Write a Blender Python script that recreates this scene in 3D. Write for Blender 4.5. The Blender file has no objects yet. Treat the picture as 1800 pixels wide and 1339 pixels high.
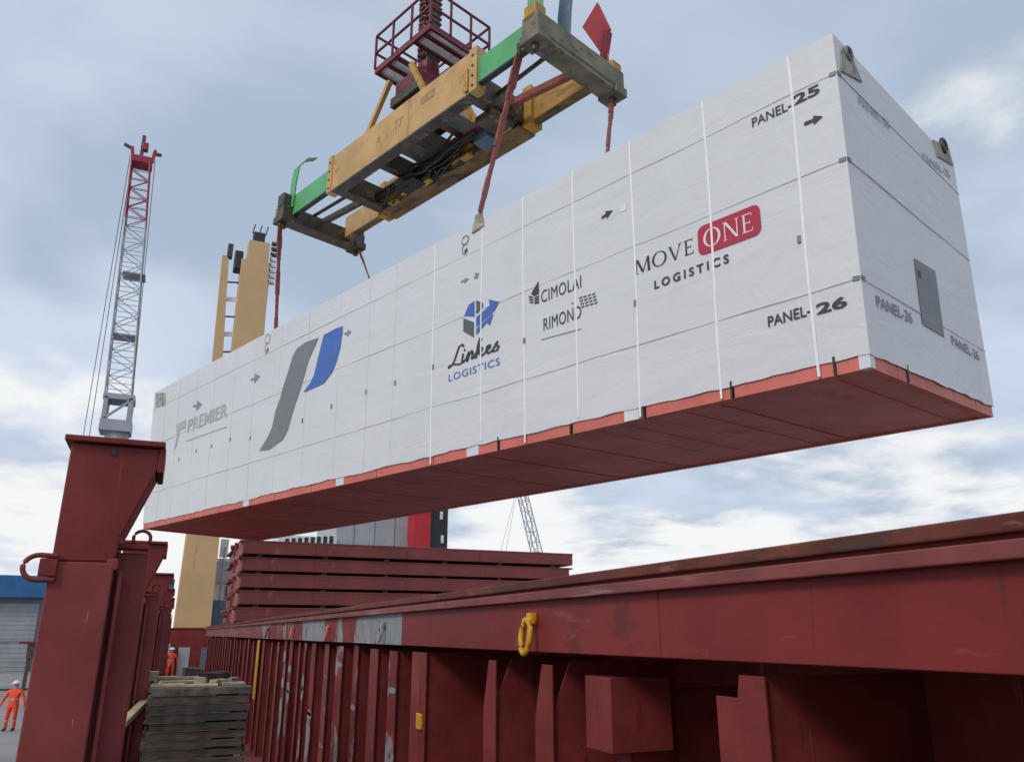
import bpy, bmesh, math, random
import numpy as np
from mathutils import Vector, Matrix, noise as mnoise
R = math.radians
random.seed(7)
sc = bpy.context.scene
C = sc.collection

# ------------------------------------------------------------------ camera, sky, sun, exposure
IW, IH, FPX = 1800, 1339, 1386.5
YAW, PITCH = R(23.16), R(17.73)
CP = np.array([0.0, 0.0, 1.65])
CD = np.array([math.sin(YAW)*math.cos(PITCH), math.cos(YAW)*math.cos(PITCH), math.sin(PITCH)])
CR = np.array([math.cos(YAW), -math.sin(YAW), 0.0])
CU = np.cross(CR, CD)
cam = bpy.data.cameras.new('camera'); camo = bpy.data.objects.new('camera', cam); C.objects.link(camo)
cam.sensor_fit = 'HORIZONTAL'; cam.sensor_width = 36; cam.lens = 36*FPX/IW
cam.clip_start = 0.1; cam.clip_end = 6000
camo.location = CP
camo.rotation_euler = (math.pi/2+PITCH, 0, -YAW)
sc.camera = camo

SUN_EL, SUN_AZ = R(36), R(242)        # azimuth clockwise from +Y : behind and left of the camera
wd = bpy.data.worlds.new('World'); sc.world = wd; wd.use_nodes = True
def world():
    nt = wd.node_tree; N = nt.nodes; L = nt.links; N.clear()
    out = N.new('ShaderNodeOutputWorld'); bg = N.new('ShaderNodeBackground'); bg.inputs[1].default_value = 0.1
    L.new(bg.outputs[0], out.inputs[0])
    sky = N.new('ShaderNodeTexSky'); sky.sky_type = 'NISHITA'; sky.sun_disc = False
    sky.sun_elevation = SUN_EL; sky.sun_rotation = SUN_AZ; sky.air_density = 1.0; sky.dust_density = 1.5
    tc = N.new('ShaderNodeTexCoord'); sep = N.new('ShaderNodeSeparateXYZ'); L.new(tc.outputs['Generated'], sep.inputs[0])
    def math_(op, a, b=None, clamp=False):
        n = N.new('ShaderNodeMath'); n.operation = op; n.use_clamp = clamp
        for i, v in enumerate((a, b)):
            if v is None: continue
            if isinstance(v, (int, float)): n.inputs[i].default_value = v
            else: L.new(v, n.inputs[i])
        return n.outputs[0]
    z = math_('MAXIMUM', sep.outputs[2], 0.0)
    zz = math_('ADD', z, 0.16)
    px = math_('DIVIDE', sep.outputs[0], zz); py = math_('DIVIDE', sep.outputs[1], zz)
    cmb = N.new('ShaderNodeCombineXYZ'); L.new(px, cmb.inputs[0]); L.new(py, cmb.inputs[1]); L.new(z, cmb.inputs[2])
    def fbm(scale, detail, rough, off, dist=0.0):
        mp = N.new('ShaderNodeMapping'); mp.inputs['Location'].default_value = off
        L.new(cmb.outputs[0], mp.inputs[0])
        n = N.new('ShaderNodeTexNoise'); n.inputs['Scale'].default_value = scale; n.inputs['Detail'].default_value = detail
        n.inputs['Roughness'].default_value = rough; n.inputs['Distortion'].default_value = dist
        L.new(mp.outputs[0], n.inputs['Vector']); return n.outputs['Fac']
    def ramp(fac, stops, interp='EASE'):
        r = N.new('ShaderNodeValToRGB'); e = r.color_ramp.elements; r.color_ramp.interpolation = interp
        while len(e) < len(stops): e.new(0.5)
        for el, (p, c) in zip(e, stops): el.position = p; el.color = (*c, 1)
        L.new(fac, r.inputs[0]); return r.outputs[0]
    # pale lilac veil of high cloud over the blue, grey banks on it, bright puffs low down
    veil = fbm(0.75, 5, 0.5, (3.1, 1.7, 0), 0.4)
    bank = fbm(1.15, 6, 0.5, (7.3, 4.9, 2), 0.3)
    puff = fbm(1.5, 8, 0.55, (1.2, 9.4, 5), 0.2)
    def mix(f, a, b):
        m = N.new('ShaderNodeMix'); m.data_type = 'RGBA'
        if isinstance(f, (int, float)): m.inputs[0].default_value = f
        else: L.new(f, m.inputs[0])
        for s, v in ((6, a), (7, b)):
            if isinstance(v, tuple): m.inputs[s].default_value = (*v, 1)
            else: L.new(v, m.inputs[s])
        return m.outputs[2]
    col = mix(ramp(veil, [(0.25, (0.78,)*3), (0.65, (0.97,)*3)]), sky.outputs[0], (6.5, 7.25, 8.7))
    col = mix(ramp(bank, [(0.41, (0,)*3), (0.63, (0.92,)*3)]), col, (4.0, 4.95, 6.25))
    low = ramp(z, [(0.02, (1,)*3), (0.34, (0,)*3)])
    lowb = math_('ADD', math_('MULTIPLY', low, 0.25), puff)
    col = mix(ramp(lowb, [(0.58, (0,)*3), (0.76, (1,)*3)]), col, (9.2, 9.35, 9.4))
    L.new(col, bg.inputs[0])
world()
sl = bpy.data.lights.new('sun', 'SUN'); sl.energy = 1.4; sl.angle = R(14); sl.color = (1.0, 0.95, 0.88)
so = bpy.data.objects.new('sun', sl); C.objects.link(so)
sd = Vector((math.sin(SUN_AZ)*math.cos(SUN_EL), math.cos(SUN_AZ)*math.cos(SUN_EL), math.sin(SUN_EL)))
so.rotation_euler = (-sd).to_track_quat('-Z', 'Y').to_euler()
sc.view_settings.view_transform = 'Standard'; sc.view_settings.look = 'None'
sc.view_settings.exposure = 0.0; sc.view_settings.gamma = 1.0
sc.view_settings.use_curve_mapping = False

# ------------------------------------------------------------------ pixel helpers (where a sight line of the photo meets a plane)
def ray(x, y):
    v = CD + CR*(x-IW/2)/FPX - CU*(y-IH/2)/FPX
    return v/np.linalg.norm(v)
def onz(x, y, Z): v = ray(x, y); return CP+v*(Z-CP[2])/v[2]
def onx(x, y, X): v = ray(x, y); return CP+v*(X-CP[0])/v[0]
def ony(x, y, Y): v = ray(x, y); return CP+v*(Y-CP[1])/v[1]

# ------------------------------------------------------------------ materials
MATS = {}
def mat(name, col, rough=0.5, var=0.15, scale=3.0, bump=0.0, bscale=None, metal=0.0, spots=None, stretch=(1, 1, 1), spec=0.5, col2=None):
    """spots: list of (colour, noise scale, threshold, stretch xyz)"""
    if name in MATS: return MATS[name]
    m = bpy.data.materials.new(name); m.use_nodes = True; MATS[name] = m
    nt = m.node_tree; N = nt.nodes; L = nt.links
    b = N['Principled BSDF']; b.inputs['Metallic'].default_value = metal; b.inputs['Specular IOR Level'].default_value = spec
    tc = N.new('ShaderNodeTexCoord')
    def noise(sc_, st, det=6, r=0.6, off=0.0):
        mp = N.new('ShaderNodeMapping'); mp.inputs['Scale'].default_value = st; mp.inputs['Location'].default_value = (off, off*1.7, off*.6)
        L.new(tc.outputs['Object'], mp.inputs[0])
        n = N.new('ShaderNodeTexNoise'); n.inputs['Scale'].default_value = sc_; n.inputs['Detail'].default_value = det; n.inputs['Roughness'].default_value = r
        L.new(mp.outputs[0], n.inputs['Vector']); return n.outputs['Fac']
    def mix(f, a, c):
        x = N.new('ShaderNodeMix'); x.data_type = 'RGBA'; L.new(f, x.inputs[0])
        for s, v in ((6, a), (7, c)):
            if isinstance(v, tuple): x.inputs[s].default_value = (*v[:3], 1)
            else: L.new(v, x.inputs[s])
        return x.outputs[2]
    def ramp(f, p0, p1):
        r = N.new('ShaderNodeMapRange'); r.inputs[1].default_value = p0; r.inputs[2].default_value = p1; r.interpolation_type = 'SMOOTHSTEP'
        L.new(f, r.inputs[0]); return r.outputs[0]
    lo = tuple(c*(1-var) for c in col); hi = col2 if col2 else tuple(min(1, c*(1+var)) for c in col)
    n1 = noise(scale, stretch)
    c = mix(ramp(n1, 0.32, 0.68), lo, hi)
    for i, (sc_col, s_, th, st) in enumerate(spots or []):
        n2 = noise(s_, st, 8, 0.65, 3.1*(i+1))
        c = mix(ramp(n2, th, th+0.06), c, sc_col)
    L.new(c, b.inputs['Base Color'])
    rr = N.new('ShaderNodeMapRange'); rr.inputs[3].default_value = max(0, rough-0.1); rr.inputs[4].default_value = min(1, rough+0.12)
    L.new(noise(scale*2.3, (1, 1, 1), 5, 0.6, 9.0), rr.inputs[0]); L.new(rr.outputs[0], b.inputs['Roughness'])
    if bump:
        bp = N.new('ShaderNodeBump'); bp.inputs['Strength'].default_value = 0.6; bp.inputs['Distance'].default_value = bump
        L.new(noise(bscale or scale*6, (1, 1, 1), 6, 0.6, 5.0), bp.inputs['Height']); L.new(bp.outputs[0], b.inputs['Normal'])
    return m
RUST = (0.075, 0.03, 0.018)
M_RED = mat('red_oxide_paint', (0.195, 0.033, 0.031), 0.50, 0.2, 2.2, 0.0022, 26, spots=[((0.13, 0.022, 0.02), 5, 0.60, (1, 1, .25)), ((0.28, 0.07, 0.06), 7, 0.64, (1, 1, .06)), ((0.10, 0.03, 0.02), 10, 0.64, (1, 1, .07)), (RUST, 26, 0.69, (1, 1, .5))], spec=.2)
M_RED2 = mat('faded_red_paint', (0.215, 0.046, 0.043), 0.5, 0.22, 1.6, 0.0015, 30, spots=[((0.30, 0.085, 0.075), 3.0, 0.60, (1, 1, .2)), ((0.10, 0.03, 0.02), 9, 0.63, (1, 1, .07)), ((0.36, 0.16, 0.14), 30, 0.68, (1, 1, .3)), (RUST, 14, 0.67, (1, 1, .4))], spec=.2)
M_REDW = mat('worn_red_paint', (0.22, 0.05, 0.045), 0.55, 0.25, 2.0, 0.002, 30, spots=[((0.30, 0.15, 0.13), 5, 0.57, (2, .12, 2)), ((0.09, 0.045, 0.03), 9, 0.58, (1.5, .2, 1.5))])
M_RIM = mat('rusty_rim_paint', (0.15, 0.042, 0.03), 0.65, 0.3, 1.8, 0.003, 22, spots=[((0.085, 0.045, 0.032), 11, 0.54, (1, .22, 1)), ((0.24, 0.08, 0.055), 15, 0.60, (1, .2, 1))], spec=.25)
M_COVER = mat('hatch_cover_paint', (0.205, 0.040, 0.038), 0.5, 0.2, 0.5, 0.002, 10, spots=[((0.25, 0.08, 0.07), 1.4, 0.62, (1, 1, .3)), (RUST, 4, 0.68, (1, 1, .5))])
M_PATCH = mat('patched_red_paint', (0.20, 0.03, 0.027), 0.55, 0.25, 2.0, 0.002, 30, spots=[((0.30, 0.12, 0.11), 3.5, 0.60, (1, .6, .5)), ((0.27, 0.27, 0.265), 1.7, 0.53, (1, .8, .55)), (RUST, 6, 0.62, (1, 1, .6))], spec=.28)
M_PRIMER = mat('grey_primer', (0.26, 0.27, 0.27), 0.6, 0.15, 5, 0.001, 40, spots=[((0.17, 0.05, 0.05), 6, 0.60, (1, 1, .5))])
M_TARP = mat('white_shrink_wrap', (0.70, 0.705, 0.715), 0.42, 0.025, 0.5, 0.010, 2.2, spots=[((0.675, 0.685, 0.69), 0.6, 0.55, (1, 1, .35)), ((0.60, 0.61, 0.61), 5.0, 0.70, (1, 1, .25)), ((0.5, 0.5, 0.49), 30, 0.74, (1, 1, .6))])
def tarp_creases(m):
    nt = m.node_tree; N = nt.nodes; L = nt.links; b = N['Principled BSDF']; tc = N.new('ShaderNodeTexCoord')
    prev = b.inputs['Normal'].links[0].from_socket
    for st, scl, dist, w in (((.35, .35, 1.3), 1.3, .05, .5), ((1.0, 1.0, .35), 2.6, .022, .6), ((1, 1, 1), 9.0, .006, .6)):
        mp = N.new('ShaderNodeMapping'); mp.inputs['Scale'].default_value = st; mp.inputs['Rotation'].default_value = (.35, .2, .3); L.new(tc.outputs['Object'], mp.inputs[0])
        n = N.new('ShaderNodeTexNoise'); n.inputs['Scale'].default_value = scl; n.inputs['Detail'].default_value = 3; n.inputs['Roughness'].default_value = .5; n.inputs['Distortion'].default_value = .8; L.new(mp.outputs[0], n.inputs['Vector'])
        a = N.new('ShaderNodeMath'); a.operation = 'SUBTRACT'; L.new(n.outputs['Fac'], a.inputs[0]); a.inputs[1].default_value = .5
        c = N.new('ShaderNodeMath'); c.operation = 'ABSOLUTE'; L.new(a.outputs[0], c.inputs[0])
        bp = N.new('ShaderNodeBump'); bp.inputs['Strength'].default_value = w; bp.inputs['Distance'].default_value = dist; L.new(c.outputs[0], bp.inputs['Height']); L.new(prev, bp.inputs['Normal']); prev = bp.outputs[0]
    L.new(prev, b.inputs['Normal'])
tarp_creases(M_TARP)
M_SEAM = mat('seam_tape', (0.56, 0.565, 0.58), 0.6, 0.2, 1.5)
M_STRAP = mat('white_strap', (0.90, 0.90, 0.90), 0.4, 0.04, 4)
M_BUCKLE = mat('dull_buckle', (0.22, 0.23, 0.25), 0.5, 0.2, 9)
M_SALMON = mat('salmon_paint', (0.64, 0.165, 0.125), 0.55, 0.12, 1.2, spots=[((0.60, 0.14, 0.10), 4, 0.6, (1, 1, 1))])
M_FLOOR = mat('crate_floor_paint', (0.58, 0.115, 0.095), 0.45, 0.14, 0.7, 0.002, 8, spots=[((0.62, 0.26, 0.22), 2.2, 0.63, (.35, 1, 1)), ((0.44, 0.085, 0.07), 0.9, 0.6, (1, 1, 1))])
M_TAN = mat('tan_beam_paint', (0.56, 0.335, 0.125), 0.5, 0.14, 1.6, 0.002, 18, spots=[((0.47, 0.27, 0.10), 3, 0.60, (.5, 1, 2)), ((0.22, 0.12, 0.06), 22, 0.68, (1, 1, 1)), ((0.30, 0.17, 0.08), 9, 0.63, (1, 1, .12))])
M_OCHRE = mat('ochre_beam_paint', (0.50, 0.27, 0.04), 0.5, 0.2, 1.6, 0.002, 18, spots=[((0.30, 0.17, 0.04), 3.2, 0.55, (.6, 1, 2)), ((0.09, 0.06, 0.03), 14, 0.64, (1, 1, 1))])
M_STENCIL = mat('faded_stencil', (0.38, 0.23, 0.10), 0.6, 0.3, 8)
M_GREEN = mat('green_arm_paint', (0.10, 0.40, 0.15), 0.42, 0.10, 2, 0.001, 20, spots=[((0.05, 0.16, 0.07), 7, 0.68, (1, 1, 1))])
M_GREASE = mat('greasy_steel', (0.072, 0.057, 0.038), 0.45, 0.4, 3, 0.003, 14, spots=[((0.24, 0.17, 0.09), 4, 0.58, (1, 1, 1)), ((0.03, 0.03, 0.03), 6, 0.58, (1, 1, 1))])  # grease; also stands for shade under the near spreader beam
M_GREASE_SHADE = mat('shaded_greasy_ochre', (0.20, 0.12, 0.045), 0.45, 0.4, 1.5, 0.003, 14, spots=[((0.07, 0.05, 0.03), 3, 0.54, (.5, 1, 1)), ((0.02, 0.02, 0.02), 6, 0.62, (1, 1, 1))])  # grease and underside shade in one dark colour
M_OLIVE = mat('weathered_end_beam', (0.185, 0.16, 0.105), 0.55, 0.3, 2.5, 0.003, 16, spots=[((0.10, 0.08, 0.055), 4, 0.56, (1, 1, 2)), ((0.34, 0.22, 0.08), 7, 0.64, (1, 1, 1))])
M_BLACK = mat('black_rubber', (0.018, 0.019, 0.021), 0.45, 0.3, 6)
M_DKRED = mat('dark_red_rail', (0.17, 0.016, 0.030), 0.45, 0.2, 4)
M_FLIP = mat('red_flipper', (0.34, 0.012, 0.018), 0.45, 0.15, 4)
M_BLUEG = mat('blue_grey_flipper', (0.10, 0.15, 0.20), 0.5, 0.2, 4)
M_SLING = mat('red_webbing', (0.29, 0.082, 0.06), 0.8, 0.25, 8, 0.002, 60)
M_YELLOW = mat('yellow_paint', (0.62, 0.33, 0.015), 0.5, 0.2, 6, spots=[((0.25, 0.10, 0.02), 14, 0.64, (1, 1, 1))])
M_WOODD = mat('dark_wet_timber', (0.056, 0.043, 0.037), 0.8, 0.4, 5, 0.006, 40, spots=[((0.040, 0.038, 0.030), 2.4, 0.58, (.4, 1, 2)), ((0.085, 0.07, 0.06), 9, 0.64, (.2, 1, 3))])
M_WOODL = mat('pale_timber', (0.40, 0.31, 0.19), 0.8, 0.25, 6, 0.003, 40, spots=[((0.22, 0.16, 0.10), 8, 0.62, (.4, 1, 2))])
M_WOODM = mat('brown_wet_timber', (0.085, 0.058, 0.043), 0.8, 0.35, 6, 0.006, 40, spots=[((0.05, 0.04, 0.034), 5, 0.58, (.3, 1, 3))])
M_WOODG = mat('grey_batten', (0.25, 0.22, 0.19), 0.85, 0.3, 6)
M_WOODE = mat('weathered_strip', (0.105, 0.09, 0.078), 0.85, 0.5, 7)
M_CONC = mat('quay_concrete', (0.27, 0.265, 0.25), 0.85, 0.16, 0.12, 0.004, 4, spots=[((0.19, 0.185, 0.18), 0.35, 0.56, (1, .3, 1)), ((0.13, 0.13, 0.13), 1.1, 0.66, (1, 1, 1))])
M_WATER = mat('harbour_water', (0.03, 0.045, 0.05), 0.12, 0.2, 0.05, 0.05, 0.6)
M_BLUE = mat('blue_cladding', (0.012, 0.115, 0.30), 0.4, 0.1, 0.8)
M_SHED = mat('grey_roller_door', (0.30, 0.32, 0.33), 0.5, 0.1, 0.6)
M_SHEDD = mat('grey_door_frame', (0.16, 0.175, 0.19), 0.5, 0.1, 0.6)
M_CRTAN = mat('ship_crane_tan', (0.60, 0.395, 0.19), 0.5, 0.07, 0.5, 0.002, 4, spots=[((0.44, 0.25, 0.10), 1.2, 0.66, (1, 1, .15))])
M_WHITE = mat('ship_white', (0.72, 0.73, 0.74), 0.45, 0.08, 1, spots=[((0.5, 0.48, 0.45), 2, 0.64, (1, 1, .2))])
M_GREY = mat('ship_grey', (0.36, 0.38, 0.41), 0.5, 0.08, 0.6)
M_LATT = mat('galvanised_lattice', (0.40, 0.42, 0.44), 0.45, 0.12, 1)
M_LATR = mat('red_lattice', (0.34, 0.02, 0.05), 0.45, 0.12, 1)
M_INK = mat('black_print', (0.045, 0.047, 0.055), 0.6, 0.15, 8)
M_INK3 = mat('pale_grey_print', (0.43, 0.44, 0.45), 0.6, 0.15, 4)
M_INK2 = mat('faded_grey_print', (0.25, 0.26, 0.31), 0.6, 0.2, 10)
M_LBLUE = mat('logo_blue', (0.055, 0.145, 0.46), 0.5, 0.06, 3)
M_LGREY = mat('logo_grey', (0.19, 0.205, 0.215), 0.5, 0.06, 3)
M_LDARK = mat('logo_dark_grey', (0.10, 0.11, 0.125), 0.5, 0.06, 3)
M_LRED = mat('logo_red', (0.46, 0.022, 0.055), 0.5, 0.06, 3)
M_LWHITE = mat('logo_white', (0.80, 0.74, 0.74), 0.5, 0.03, 3)
M_ORANGE = mat('hi_vis_orange', (0.80, 0.085, 0.028), 0.75, 0.15, 9)
M_SKIN = mat('skin', (0.45, 0.25, 0.18), 0.6, 0.05, 9)
M_SILVER = mat('reflective_tape', (0.5, 0.42, 0.4), 0.4, 0.05, 9)
M_FUNNEL = mat('funnel_red', (0.50, 0.018, 0.025), 0.45, 0.06, 1)
M_DIRT = mat('stained_steel_plate', (0.36, 0.33, 0.28), 0.6, 0.3, 5, spots=[((0.10, 0.085, 0.07), 6, 0.56, (1, 1, 1))])
M_DECK = mat('deck_paint', (0.17, 0.04, 0.036), 0.55, 0.25, 1.2, 0.003, 14, spots=[(RUST, 5, 0.6, (1, 1, 1))])

# ------------------------------------------------------------------ mesh helpers
class MB:
    def __init__(s): s.v = []; s.f = []
    def add(s, vs, fs):
        o = len(s.v); s.v += [tuple(map(float, p)) for p in vs]; s.f += [tuple(i+o for i in f) for f in fs]; return s
    def box(s, x0, x1, y0, y1, z0, z1):
        vs = [(x, y, z) for z in (z0, z1) for y in (y0, y1) for x in (x0, x1)]
        return s.add(vs, [(0, 2, 3, 1), (4, 5, 7, 6), (0, 1, 5, 4), (2, 6, 7, 3), (0, 4, 6, 2), (1, 3, 7, 5)])
    def hexa(s, lo, hi):                       # two quads, lower and upper, same winding
        return s.add(list(lo)+list(hi), [(3, 2, 1, 0), (4, 5, 6, 7)]+[(i, (i+1) % 4, 4+(i+1) % 4, 4+i) for i in range(4)])
    def prism(s, poly, axis, a, b):            # polygon in the two other axes, extruded along axis
        def P(p, t):
            return {'x': (t, p[0], p[1]), 'y': (p[0], t, p[1]), 'z': (p[0], p[1], t)}[axis]
        n = len(poly)
        return s.add([P(p, a) for p in poly]+[P(p, b) for p in poly],
                     [tuple(range(n))[::-1], tuple(range(n, 2*n))]+[(i, (i+1) % n, n+(i+1) % n, n+i) for i in range(n)])
    def frame(s, p0, p1, up=(0, 0, 1)):
        p0 = Vector(p0); p1 = Vector(p1); d = (p1-p0).normalized(); u = Vector(up)
        if abs(d.dot(u)) > 0.98: u = Vector((1, 0, 0))
        r = d.cross(u).normalized(); return p0, p1, r, r.cross(d)
    def bar(s, p0, p1, w, h, up=(0, 0, 1)):
        a, b, r, u = s.frame(p0, p1, up)
        q = [(-w/2, -h/2), (w/2, -h/2), (w/2, h/2), (-w/2, h/2)]
        return s.hexa([a+r*x+u*y for x, y in q], [b+r*x+u*y for x, y in q])
    def tube(s, p0, p1, r0, r1=None, n=8, caps=True):
        r1 = r0 if r1 is None else r1
        a, b, r, u = s.frame(p0, p1)
        c = [(math.cos(2*math.pi*i/n), math.sin(2*math.pi*i/n)) for i in range(n)]
        fs = [(i, (i+1) % n, n+(i+1) % n, n+i) for i in range(n)]
        if caps: fs += [tuple(range(n))[::-1], tuple(range(n, 2*n))]
        return s.add([a+(r*x+u*y)*r0 for x, y in c]+[b+(r*x+u*y)*r1 for x, y in c], fs)
    def path(s, pts, r, n=8, closed=False):
        pts = [Vector(p) for p in pts]; m = len(pts); rings = []
        for i, p in enumerate(pts):
            d = (pts[(i+1) % m]-pts[i-1]) if closed or 0 < i < m-1 else (pts[1]-pts[0] if i == 0 else pts[-1]-pts[-2])
            d.normalize(); u = Vector((0, 0, 1)) if abs(d.z) < 0.9 else Vector((1, 0, 0))
            a = d.cross(u).normalized(); b = a.cross(d)
            rings.append([p+(a*math.cos(2*math.pi*k/n)+b*math.sin(2*math.pi*k/n))*r for k in range(n)])
        o = sum(rings, []); fs = []
        for i in range(m if closed else m-1):
            j = (i+1) % m
            fs += [(i*n+k, i*n+(k+1) % n, j*n+(k+1) % n, j*n+k) for k in range(n)]
        return s.add(o, fs)
    def ring(s, c, ax1, ax2, ra, rb, t, n=20, k=8):
        c = Vector(c); a1 = Vector(ax1).normalized(); a2 = Vector(ax2).normalized()
        return s.path([c+a1*ra*math.cos(2*math.pi*i/n)+a2*rb*math.sin(2*math.pi*i/n) for i in range(n)], t, k, True)
    def build(s, name, m, parent=None, off=(0, 0, 0), bevel=0.0, smooth=False):
        me = bpy.data.meshes.new(name)
        o3 = Vector(off)
        me.from_pydata([tuple(Vector(p)-o3) for p in s.v], [], s.f); me.update()
        bm = bmesh.new(); bm.from_mesh(me); bmesh.ops.recalc_face_normals(bm, faces=bm.faces); bm.to_mesh(me); bm.free()
        if smooth:
            for p in me.polygons: p.use_smooth = True
        me.materials.append(m)
        o = bpy.data.objects.new(name, me); C.objects.link(o)
        if parent: o.parent = parent
        if bevel:
            b = o.modifiers.new('bevel', 'BEVEL'); b.width = bevel; b.segments = 2; b.limit_method = 'ANGLE'; b.angle_limit = R(40)
        return o
def tag(o, label=None, cat=None, group=None, kind=None):
    if label: o['label'] = label
    if cat: o['category'] = cat
    if group: o['group'] = group
    if kind: o['kind'] = kind
    return o
def thing(name, loc, label, cat, group=None, rz=0.0):
    o = bpy.data.objects.new(name, None); C.objects.link(o); o.location = loc; o.rotation_euler = (0, 0, rz); o.empty_display_size = 0.3
    return tag(o, label, cat, group)
def copy_tree(o, parent=None):
    c = o.copy(); C.objects.link(c); c.parent = parent
    for ch in [x for x in bpy.data.objects if x.parent == o]: copy_tree(ch, c)
    return c

# ------------------------------------------------------------------ setting: water, quay, ship deck
tag(MB().add([(-3000, -3000, -4.2), (3000, -3000, -4.2), (3000, 3000, -4.2), (-3000, 3000, -4.2)], [(0, 1, 2, 3)]).build('water', M_WATER), kind='structure')
DZ = -0.9; WX = 3.15
M_BOUNCE = mat('grey_bounce_floor', (0.24, 0.23, 0.22), 0.7, 0.15, 0.6)  # grey set to bounce light onto the crate underside
q = MB(); QZ = -1.8
q.prism([(-2500, -200), (-2.2, -200), (-2.2, 70), (9, 70), (9, 2500), (-2500, 2500)], 'z', -9, QZ)
tag(q.build('quay_ground', M_CONC), kind='structure')
d = MB(); d.box(-0.9, WX, -6, 58, DZ-0.03, DZ); d.box(17.4, 21.0, -6, 58, DZ-0.03, DZ); d.box(2.9, 17.4, 44, 58, DZ-0.03, DZ)
tag(d.build('ship_deck', M_DECK), kind='structure')
h = MB(); h.box(-0.95, -0.9, -6, 58, -6, DZ+.02); h.box(21.0, 21.05, -6, 58, -6, DZ+.02); h.box(-0.95, 21.05, 58, 58.1, -6, DZ+.02)
tag(h.build('ship_hull', M_RED2), kind='structure')
tag(MB().box(WX+.03, 17.4, -6, 44, -.62, -.55).build('hold_bounce_floor', M_BOUNCE), kind='structure')  # unseen floor, raised in the hold to bounce light under the crate
bw = thing('bulwark', (-0.62, 20, 0), 'low dark red steel bulwark running along the ship side behind the posts', 'bulwark')
b = MB(); b.box(-0.64, -0.62, -6, 57, DZ, 0.66); b.build('bulwark_plate', M_RED, bw, (-0.62, 20, 0))
b = MB(); b.box(-0.70, -0.54, -6, 57, 0.66, 0.70); b.build('bulwark_rail', M_REDW, bw, (-0.62, 20, 0), 0.006)

# ------------------------------------------------------------------ hatch coaming beside the walkway
CX = 2.2
co = thing('hatch_coaming', (CX, 0, 0), 'long red hatch coaming girder with rusty top rim and ribs below', 'hatch coaming'); oo = (CX, 0, 0)
# girder band in plates welded end to end
band_mat = mat('coaming_band_paint', (0.205, 0.028, 0.026), 0.46, 0.18, 0.9, 0.0018, 34, spots=[((0.155, 0.03, 0.028), 2.2, 0.58, (1, .5, 1)), ((0.29, 0.055, 0.045), 4.0, 0.60, (1, .25, 1.5)), ((0.13, 0.03, 0.022), 14, 0.62, (1, 1, .1)), ((0.34, 0.15, 0.13), 55, 0.70, (1, .5, 1)), (RUST, 34, 0.69, (1, 1, 1))], spec=.22)
for y0, y1, m_ in ((-4.0, 3.35, band_mat), (3.356, 7.9, band_mat), (7.906, 9.6, M_PRIMER), (9.606, 12.0, M_PATCH), (12.006, 13.6, M_PRIMER), (13.606, 20.0, M_PATCH), (20.006, 44.0, M_REDW)):
    MB().box(CX, CX+0.03, y0, y1, 1.54, 1.865).build('girder_plate', m_, co, oo, 0.004)
MB().box(CX-0.055, CX+0.028, -4, 44, 1.845, 1.900).build('ledge', M_REDW, co, oo, 0.006)
MB().box(CX+0.012, CX+0.028, -4, 44, 1.89, 1.935).build('web_strip', M_RED, co, oo)
MB().box(CX-0.030, CX+0.30, -4, 44, 1.921, 1.975).build('top_rim', M_RIM, co, oo, 0.008)
MB().box(CX+0.032, WX-.002, -4, 44, 1.56, 1.58).build('girder_bottom_plate', M_RED, co, oo)
MB().box(WX, WX+.03, -4, 44, -5.8, 1.919).build('coaming_wall', M_RED, co, oo)
# ribs (stays): web plate + face flange
def rib(y, wf=0.20, x0=2.25, taper=True, step=False, m_=M_RED, mf=None, ztop=1.485):
    p = thing_part_empty(y)
    web = MB().prism([(x0+0.012, DZ), (WX, DZ), (WX, ztop), (x0+0.14 if taper else x0+0.012, ztop), (x0+0.012, ztop-0.30)], 'y', y, y+0.014).build('rib', m_, co, oo)
    f = MB()
    if step:
        f.prism([(y-0.02, DZ), (y+wf, DZ), (y+wf, 1.395), (y+wf*.52, 1.395), (y+wf*.45, ztop), (y-0.02, ztop)], 'x', x0, x0+0.012)
    elif taper:
        f.prism([(y-0.02, DZ), (y+wf, DZ), (y+wf, ztop-0.34), (y+wf*.55, ztop-0.02), (y-0.02, ztop-0.02)], 'x', x0, x0+0.012)
    else:
        f.prism([(y-0.02, DZ), (y+wf, DZ), (y+wf, ztop), (y-0.02, ztop)], 'x', x0, x0+0.012)
    f.build('rib_flange', mf or m_, web, oo, 0.003)
    if mf is M_PATCH:                      # bare primer where the paint came off
        for _ in range(random.choice((1, 2, 3))):
            z = random.uniform(.2, 1.3); hh = random.uniform(.06, .34); n = 9; c = y-.02+(wf+.02)/2
            pts = [(c+(wf+.016)/2*min(1, max(-1, 1.5*math.cos(t)*random.uniform(.6, 1))), z+hh/2*math.sin(t)*random.uniform(.6, 1.1)) for t in np.linspace(0, 2*math.pi, n, endpoint=False)]
            MB().prism(pts, 'x', x0-.0015, x0+.002).build('primer_patch', M_PRIMER, web, oo)
    return web
def thing_part_empty(y): return None
rib(0.4, 0.22); rib(1.4, 0.22)
rib(2.72, 0.30, taper=False, step=True)
rib(4.66, 0.23, x0=2.25); rib(5.58, 0.21)
rib(7.24, 0.17, taper=False); rib(7.50, 0.24, taper=False, x0=2.27, m_=M_RED2)
yy = 8.25; k = 0
while yy < 43:
    mf = [M_PATCH, M_RED2, M_PATCH, M_PATCH, M_REDW, M_PATCH][k % 6] if yy < 18 else M_RED2
    rib(yy, random.uniform(0.2, 0.46) if yy < 13 else random.uniform(.14, .34), x0=2.25+random.uniform(0, .03), taper=False, mf=mf, m_=M_RED, ztop=1.53-random.uniform(0, .08))
    yy += random.uniform(0.62, 1.15) if yy < 16 else 1.15; k += 1
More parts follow.
